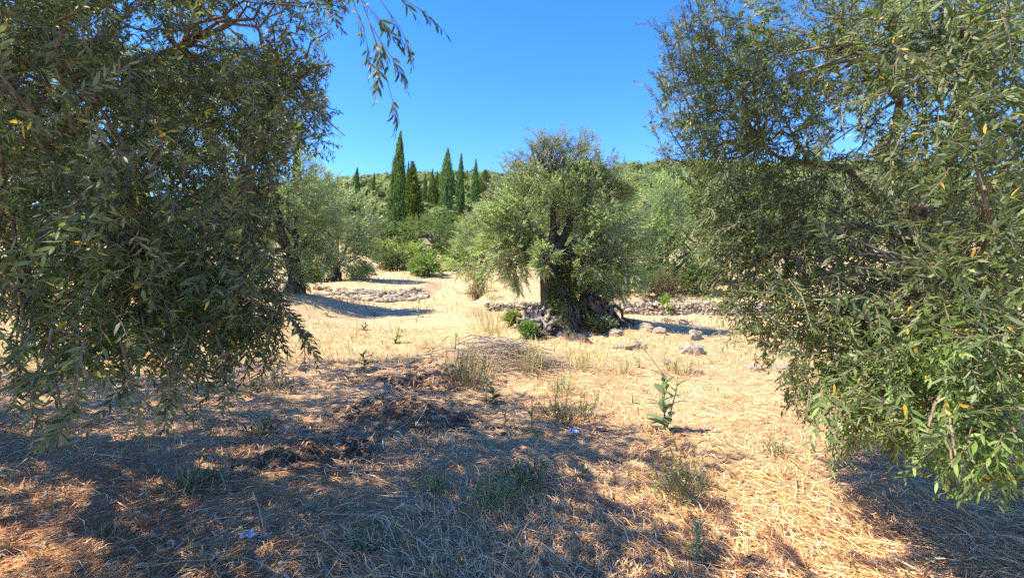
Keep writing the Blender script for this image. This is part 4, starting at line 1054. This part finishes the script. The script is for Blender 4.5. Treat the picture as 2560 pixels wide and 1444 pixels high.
leafy_weed('green strap leaved plant in the shade near the heaped wall', 815, 790, 18, 2, 7, 20, LF_NARR, 11, spread=.5)
leafy_weed('second strap leaved plant nearer the dark tree shade tip', 935, 788, 22, 2, 7, 18, LF_NARR, 12, spread=.4)
leafy_weed('small green sprout at the lower edge of the dark shade patch', 912, 825, 16, 2, 7, 14, LF_DEEP, 13, spread=.4)
leafy_weed('thin stalky weed on the sunny path above the brush heap', 1045, 792, 50, 1, 10, 16, LF_GREY, 14, spread=.05)
leafy_weed('little green tuft of leaves under the tall weed stalks', 1598, 918, 24, 2, 7, 16, [big_leaf('leaf', (.15, .22, .05), w=.16)], 15, spread=.4)
leafy_weed('tiny lime seedling on bare straw left of the tall weed', 1582, 1010, 22, 1, 8, 16, [big_leaf('leaf', (.18, .26, .05), w=.2)], 16, spread=.3)
leafy_weed('short thin green stem in the dug soil', 955, 1058, 58, 1, 7, 18, LF_NARR, 17, spread=.05)

def grass_tuft(label, px, py, hpx, wpx, n, pal, seed, lean=.35, dots=0, name='grass_tuft', width=1., group='tufts in the clearing', wood_=0):
    rng = np.random.default_rng(seed + 7000); b_ = G(px, py); Y = b_[1]; h = hpx / F * Y; w = wpx / F * Y / 2
    root = empty(name, b_, label, 'weed tuft', group)
    n = int(n * 1.2); x = b_[0] + rng.normal(0, .55, n) * w; y = b_[1] + rng.normal(0, .6, n) * w
    p0 = np.stack([x, y, H(x, y) - .01], -1); d = norm(np.stack([(x - b_[0]) / w * .5 + rng.normal(0, lean, n), (y - b_[1]) / w * .4 + rng.normal(0, lean, n), np.ones(n)], -1))
    L = h * (.45 + .65 * rng.random(n)); pal = np.array(pal); c = pal[rng.integers(0, len(pal), n)] * (.75 + .5 * rng.random((n, 1))); c = np.where(rng.random((n, 1)) < .3, np.array([.45, .34, .2]) * (.6 + .6 * rng.random((n, 1))), c)
    ge = Geo(); ribbons(ge, p0, d, L, width * (.003 + .003 * rng.random(n)) * (1 + Y / 7), 0 * L, c, rng.normal(0, .12, n), rng)
    ge.build('blades', M_STRAW, root, smooth=False, kind='stuff')
    if dots:
        m = int(dots * .55); i = rng.integers(0, n, m); f = .35 + .65 * rng.random(m); p = p0[i] + d[i] * (L[i] * f)[:, None] + rng.normal(0, .012, (m, 3)); ge = Geo()
        spray_leaves(ge, p, d[i] + rng.normal(0, .6, (m, 3)), .16 + .1 * rng.random(m), BROAD, pal, [1 / len(pal)] * len(pal), rng, yellow=.0)
        ge.build('leaves', [M_GREEN, M_STEM], root, kind='stuff')
    return root
OL = [(.20, .19, .09), (.26, .23, .11), (.14, .15, .06)]; DG = [(.06, .085, .045), (.085, .11, .06), (.05, .07, .04)]; YE = [(.55, .45, .18), (.48, .42, .15), (.40, .40, .14)]; GG = [(.06, .11, .03), (.09, .15, .045), (.28, .25, .12)]
grass_tuft('upright brownish green dry clump on the edge of the brush heap', 1165, 958, 105, 85, 150, OL, 1, .18, 80, 'dry_weed')
grass_tuft('yellow dry grass clump right of the brush heap', 1318, 918, 70, 75, 170, YE, 2, .22)
grass_tuft('dark low weed in the shade below the hanging branches', 675, 975, 40, 100, 120, DG, 3, .5, 90, 'low_weed')
grass_tuft('small dark weed left of the dug soil', 650, 1085, 45, 60, 70, DG, 4, .4, 50, 'low_weed')
grass_tuft('bent green grass tuft in the rusty litter', 480, 1215, 60, 160, 230, GG, 5, .75)
grass_tuft('grey green low weed in the middle of the straw', 1318, 1212, 70, 95, 110, DG + GY, 6, .4, 110, 'low_weed')
grass_tuft('pale grey green weed nearer the bottom than the middle one', 1236, 1265, 70, 75, 90, GY, 7, .4, 110, 'low_weed')
grass_tuft('little green weed left of the pale grey green one', 1090, 1232, 38, 45, 60, GG + GY, 8, .5, 50, 'low_weed')
grass_tuft('dark green grass sprout low in the centre foreground', 915, 1372, 56, 70, 90, GG, 9, .5)
grass_tuft('yellow flecked weed at the border of sun and shade', 1690, 1242, 105, 95, 110, YG + OL, 10, .35, 130, 'low_weed')
grass_tuft('dark green matted clump just inside the shade edge', 1420, 1048, 60, 130, 190, DG + GG, 11, .5, 120, 'low_weed')
grass_tuft('grey stalky clump at the sunny rim of the shade', 1400, 985, 60, 70, 90, GY + YE, 12, .3, 60, 'dry_weed')
grass_tuft('dry yellow stalks near the middle of the sunny straw', 1450, 925, 60, 80, 110, YE, 13, .3, 40)
grass_tuft('tall pale dry stalks left of the old olive roots', 1222, 830, 90, 60, 60, YE, 14, .2, 40, 'dry_weed')
grass_tuft('very tall dry stalk clump by the pale bush', 1222, 745, 90, 26, 30, YE, 15, .1, 30, 'dry_weed')
grass_tuft('pale stubble tuft among the bare stones', 1560, 935, 50, 60, 70, YE, 16, .3)
grass_tuft('faint green weed in the sun below the bare soil edge', 1700, 935, 50, 70, 80, GY + YE, 17, .4, 40, 'low_weed')
grass_tuft('dull green weed at the foot of the tall stalks', 1240, 855, 40, 50, 60, YG, 18, .4, 40, 'low_weed')
grass_tuft('small weed on the bright straw under the sunlit near olive', 1940, 1130, 40, 50, 50, GY + OL, 19, .4, 40, 'low_weed')
grass_tuft('rusty olive tuft low in the foreground corner', 540, 1425, 40, 70, 60, GG + OL, 20, .6)
grass_tuft('dark dead tuft in the rusty litter', 275, 1345, 44, 70, 70, [(.10, .08, .03), (.16, .12, .04)], 21, .6)
grass_tuft('pale stiff straw fan below the dug soil', 1110, 1110, 46, 60, 60, [(.62, .52, .36), (.5, .4, .26)], 22, .7)
grass_tuft('green tinged grass in the far sunny gap under the hanging branches', 60, 905, 40, 160, 200, [(.20, .26, .08), (.34, .33, .13)], 23, .4)
grass_tuft('pale grass in the sunny gap below the hanging branches', 330, 905, 36, 160, 160, [(.34, .34, .14), (.48, .42, .2)], 24, .4)
for k, (px, py) in enumerate([(690, 800), (860, 760), (880, 758), (892, 762), (845, 762)]):
    grass_tuft(['thin bleached stalk nearest the hanging leaves', 'leftmost bleached stalk before the heaped wall', 'bent bleached stalk before the heaped wall', 'rightmost bleached stalk before the heaped wall', 'short bleached stalk before the heaped wall'][k], px, py, 26, 14, 9, [(.66, .55, .36)], 40 + k, .35, name='dry_stalk')

# ------------------------------------------------------------------ brush heap, sticks, stones, litter
rng = np.random.default_rng(88)
bp = G(1250, 880); heap = empty('brush_heap', bp, 'flattened heap of dry grey twigs and straw between the shade and the old olive', 'brush heap')
for k in range(70):
    a = rng.normal(0, .35) + (math.pi if rng.random() < .5 else 0); L = .35 + .6 * rng.random(); c = bp + np.array([rng.normal(0, .55), rng.normal(0, .3), 0]); rel = math.exp(-((c[0] - bp[0]) / .8) ** 2 - ((c[1] - bp[1]) / .45) ** 2)
    dz = np.array([math.cos(a), math.sin(a) * .5, rng.normal(0, .06)]) * L / 2; c[2] = float(H(c[0], c[1])) + .03 + .22 * rel * rng.random(); p = bend(c - dz, c + dz, 5, .05, .05, rng)
    p[:, 2] = np.maximum(p[:, 2], H(p[:, 0], p[:, 1]) + .01)
    ge = Geo(); ge.add(*tube(p, np.linspace(.009, .005, 5) * (.6 + .8 * rng.random()), 5)); ge.build('stick', M_STICK, heap)
ge = Geo(); n = 2600; x = bp[0] + rng.normal(0, .6, n); y = bp[1] + rng.normal(0, .33, n); rel = np.exp(-((x - bp[0]) / .8) ** 2 - ((y - bp[1]) / .45) ** 2)
a = rng.normal(0, .5, n); z = H(x, y) + .22 * rel * rng.random(n)
ribbons(ge, np.stack([x, y, z], -1), norm(np.stack([np.cos(a), np.sin(a), rng.normal(0, .12, n)], -1)), .12 + .3 * rng.random(n), np.full(n, .007), .04 * rng.random(n), np.array([.50, .40, .30]) * (.6 + .6 * rng.random((n, 1))), rng.normal(0, .1, n), rng)
ge.build('straw', M_STRAW, heap, smooth=False, kind='stuff')

def stick(label, pts, r, mat=None, name='stick', lift=.02, side=6):
    p = np.array([G(*q_) for q_ in pts]); s = np.linspace(0, 1, 8); p = np.stack([np.interp(s, np.linspace(0, 1, len(pts)), p[:, i]) for i in range(3)], -1)
    p[:, 2] = H(p[:, 0], p[:, 1]) + lift + np.random.default_rng(len(label)).normal(0, .004, 8)
    ge = Geo(); ge.add(*tube(p, r * np.array([.7, 1, 1.1, .95, 1, .9, .85, .5]), side, len(label), .12), col=(.60, .48, .30)); return tag(ge.build(name, mat or M_STICK), label, 'stick')
stick('thick weathered stick lying across the top of the dug soil', [(722, 1084), (752, 1080), (784, 1077)], .022)
stick('thinner grey stick next to the weathered one', [(812, 1082), (836, 1079), (858, 1077)], .013)
stick('dark branch arched over the ridge of the spoil', [(955, 925), (1010, 915), (1070, 892), (1110, 890)], .018)
stick('grey twig on the crest of the spoil ridge', [(1010, 948), (1050, 935), (1088, 930)], .014)
stick('long pale straw stalk pointing at the dug soil', [(870, 1192), (905, 1195), (942, 1199)], .005, M_STRAW, 'straw_stalk', .03)
stick('thick tan cane low in the foreground right of centre', [(1300, 1330), (1340, 1368), (1384, 1400)], .006, M_STRAW, 'straw_stalk', .02)
stick('pair of tan canes at the bottom edge of the picture', [(1185, 1392), (1215, 1404), (1246, 1414)], .006, M_STRAW, 'straw_stalk', .02)
stick('bent pale stalk above the bottom edge in the middle', [(1380, 1362), (1450, 1338), (1490, 1350)], .0035, M_STRAW, 'straw_stalk', .03)
stick('upright leaning stalk at the rusty litter border', [(632, 1240), (648, 1280), (658, 1330)], .004, M_STRAW, 'straw_stalk', .03)
stick('long bleached stalk in the sunlit strip', [(1985, 1195), (1992, 1225), (1988, 1265)], .005, M_STRAW, 'straw_stalk', .03)
stick('reddish dead shoot sticking up behind the dry brown clump', [(1100, 862), (1112, 848), (1122, 838)], .008)

PEB = [blob_mesh('stone', 800 + k, M_STONE, 2, .22, (1, .8, .65), .2) for k in range(4)]
for k, (px, py, s) in enumerate([(796, 1098, 16), (846, 1112, 13), (826, 1130, 10), (856, 1140, 12), (780, 1095, 10), (835, 1100, 8), (966, 1098, 12), (876, 1108, 9), (736, 1196, 10), (757, 1193, 10), (875, 1168, 8), (700, 1112, 8)]):
    p = G(px, py); r = s / F * p[1] * .6; o = bpy.data.objects.new('stone', PEB[k % 4]); COL.objects.link(o); o.location = (p[0], p[1], p[2] + r * .35); o.scale = (r, r, r); o.rotation_euler = (0, 0, k * 1.3)
    tag(o, ['largest pale stone in the dug soil, just below the weathered stick', 'second largest stone of the dug soil, right of the largest', 'small stone in the middle of the dug soil', 'flat tan stone at the lower right edge of the dug soil', 'small stone touching the left of the largest dug soil stone', 'tiny stone between the two largest stones of the dug soil',
        'lone reddish pebble in the straw right of the dug soil', 'small stone just under the dark plastic scrap by the dug soil', 'left one of two pale pebbles below the dug soil', 'right one of two pale pebbles below the dug soil', 'pale chip at the lower right corner of the dug soil', 'pebble at the far left end of the dug soil'][k], 'stone', 'small stones in the dug soil')

def scrap(name, label, cat, px, py, wpx, col, seed, shine=.4):
    rng = np.random.default_rng(seed); p = G(px, py); w = wpx / F * p[1] / 2; m, nt, out = newmat(name + '_film')
    b_ = N(nt, 'ShaderNodeBsdfPrincipled'); no = N(nt, 'ShaderNodeTexNoise'); no.inputs['Scale'].default_value = 22; cr = N(nt, 'ShaderNodeValToRGB')
    cr.color_ramp.elements[0].position = .42; cr.color_ramp.elements[1].position = .6; cr.color_ramp.elements[0].color = (*col[0], 1); cr.color_ramp.elements[1].color = (*col[1], 1)
    tc = N(nt, 'ShaderNodeTexCoord'); nt.links.new(tc.outputs['Object'], no.inputs['Vector']); nt.links.new(no.outputs[0], cr.inputs[0]); nt.links.new(cr.outputs[0], b_.inputs['Base Color']); b_.inputs['Roughness'].default_value = shine; nt.links.new(b_.outputs[0], out.inputs[0])
    k = 7; v = []
    for i in range(k):
        for j in range(k):
            e = 1 + .25 * rng.normal(); v.append((p[0] + (i / (k - 1) * 2 - 1) * w * e, p[1] + (j / (k - 1) * 2 - 1) * w * .8, p[2] + .025 + abs(rng.normal(0, .3)) * w))
    t = []
    for i in range(k - 1):
        for j in range(k - 1): A = i * k + j; t += [(A, A + k, A + k + 1), (A, A + k + 1, A + 1)]
    ge = Geo(); ge.add(v, t); return tag(ge.build(name, m, smooth=False), label, cat, 'litter in the straw')
scrap('wrapper', 'crumpled bright blue and white wrapper in the straw', 'wrapper', 1434, 1088, 24, ((.03, .10, .55), (.65, .75, .9)), 1, .25)
scrap('paper_scrap', 'torn white paper scrap low in the rusty straw', 'paper', 622, 1352, 32, ((.40, .42, .46), (.55, .57, .60)), 2, .8)
scrap('paper_scrap', 'smaller torn white paper scrap right of the other one', 'paper', 662, 1350, 26, ((.40, .42, .46), (.55, .57, .60)), 3, .8)
scrap('plastic_scrap', 'black plastic scrap standing in the straw near the dug soil', 'plastic scrap', 1056, 1138, 12, ((.012, .012, .02), (.03, .03, .045)), 4, .5)
scrap('plastic_scrap', 'dark plastic scrap on the upper edge of the dug soil', 'plastic scrap', 880, 1074, 16, ((.012, .012, .02), (.03, .03, .045)), 5, .5)
scrap('paper_scrap', 'white crumpled scrap right of the dug soil', 'paper', 995, 1103, 12, ((.40, .42, .46), (.55, .57, .60)), 6, .8)

# ------------------------------------------------------------------ overhead wires beyond the terrace
for k, (a, e, lb) in enumerate([((1480, 398), (2000, 512), 'upper of two thin overhead wires crossing the far wooded hill'), ((1480, 405), (2000, 520), 'lower of two thin overhead wires crossing the far wooded hill')]):
    ge = Geo(); ge.add(*tube(bend(P(*a, 48), P(*e, 44), 14, -.012, 0), np.full(14, .016), 5)); m = M_STONE
    tag(ge.build('overhead_wire', M_STONE), lb, 'wire', 'overhead wires')

print('tris', sum(len(o.data.polygons) for o in bpy.data.objects if o.type == 'MESH' and len(o.data.polygons) > 400), 'objects', len(bpy.data.objects))
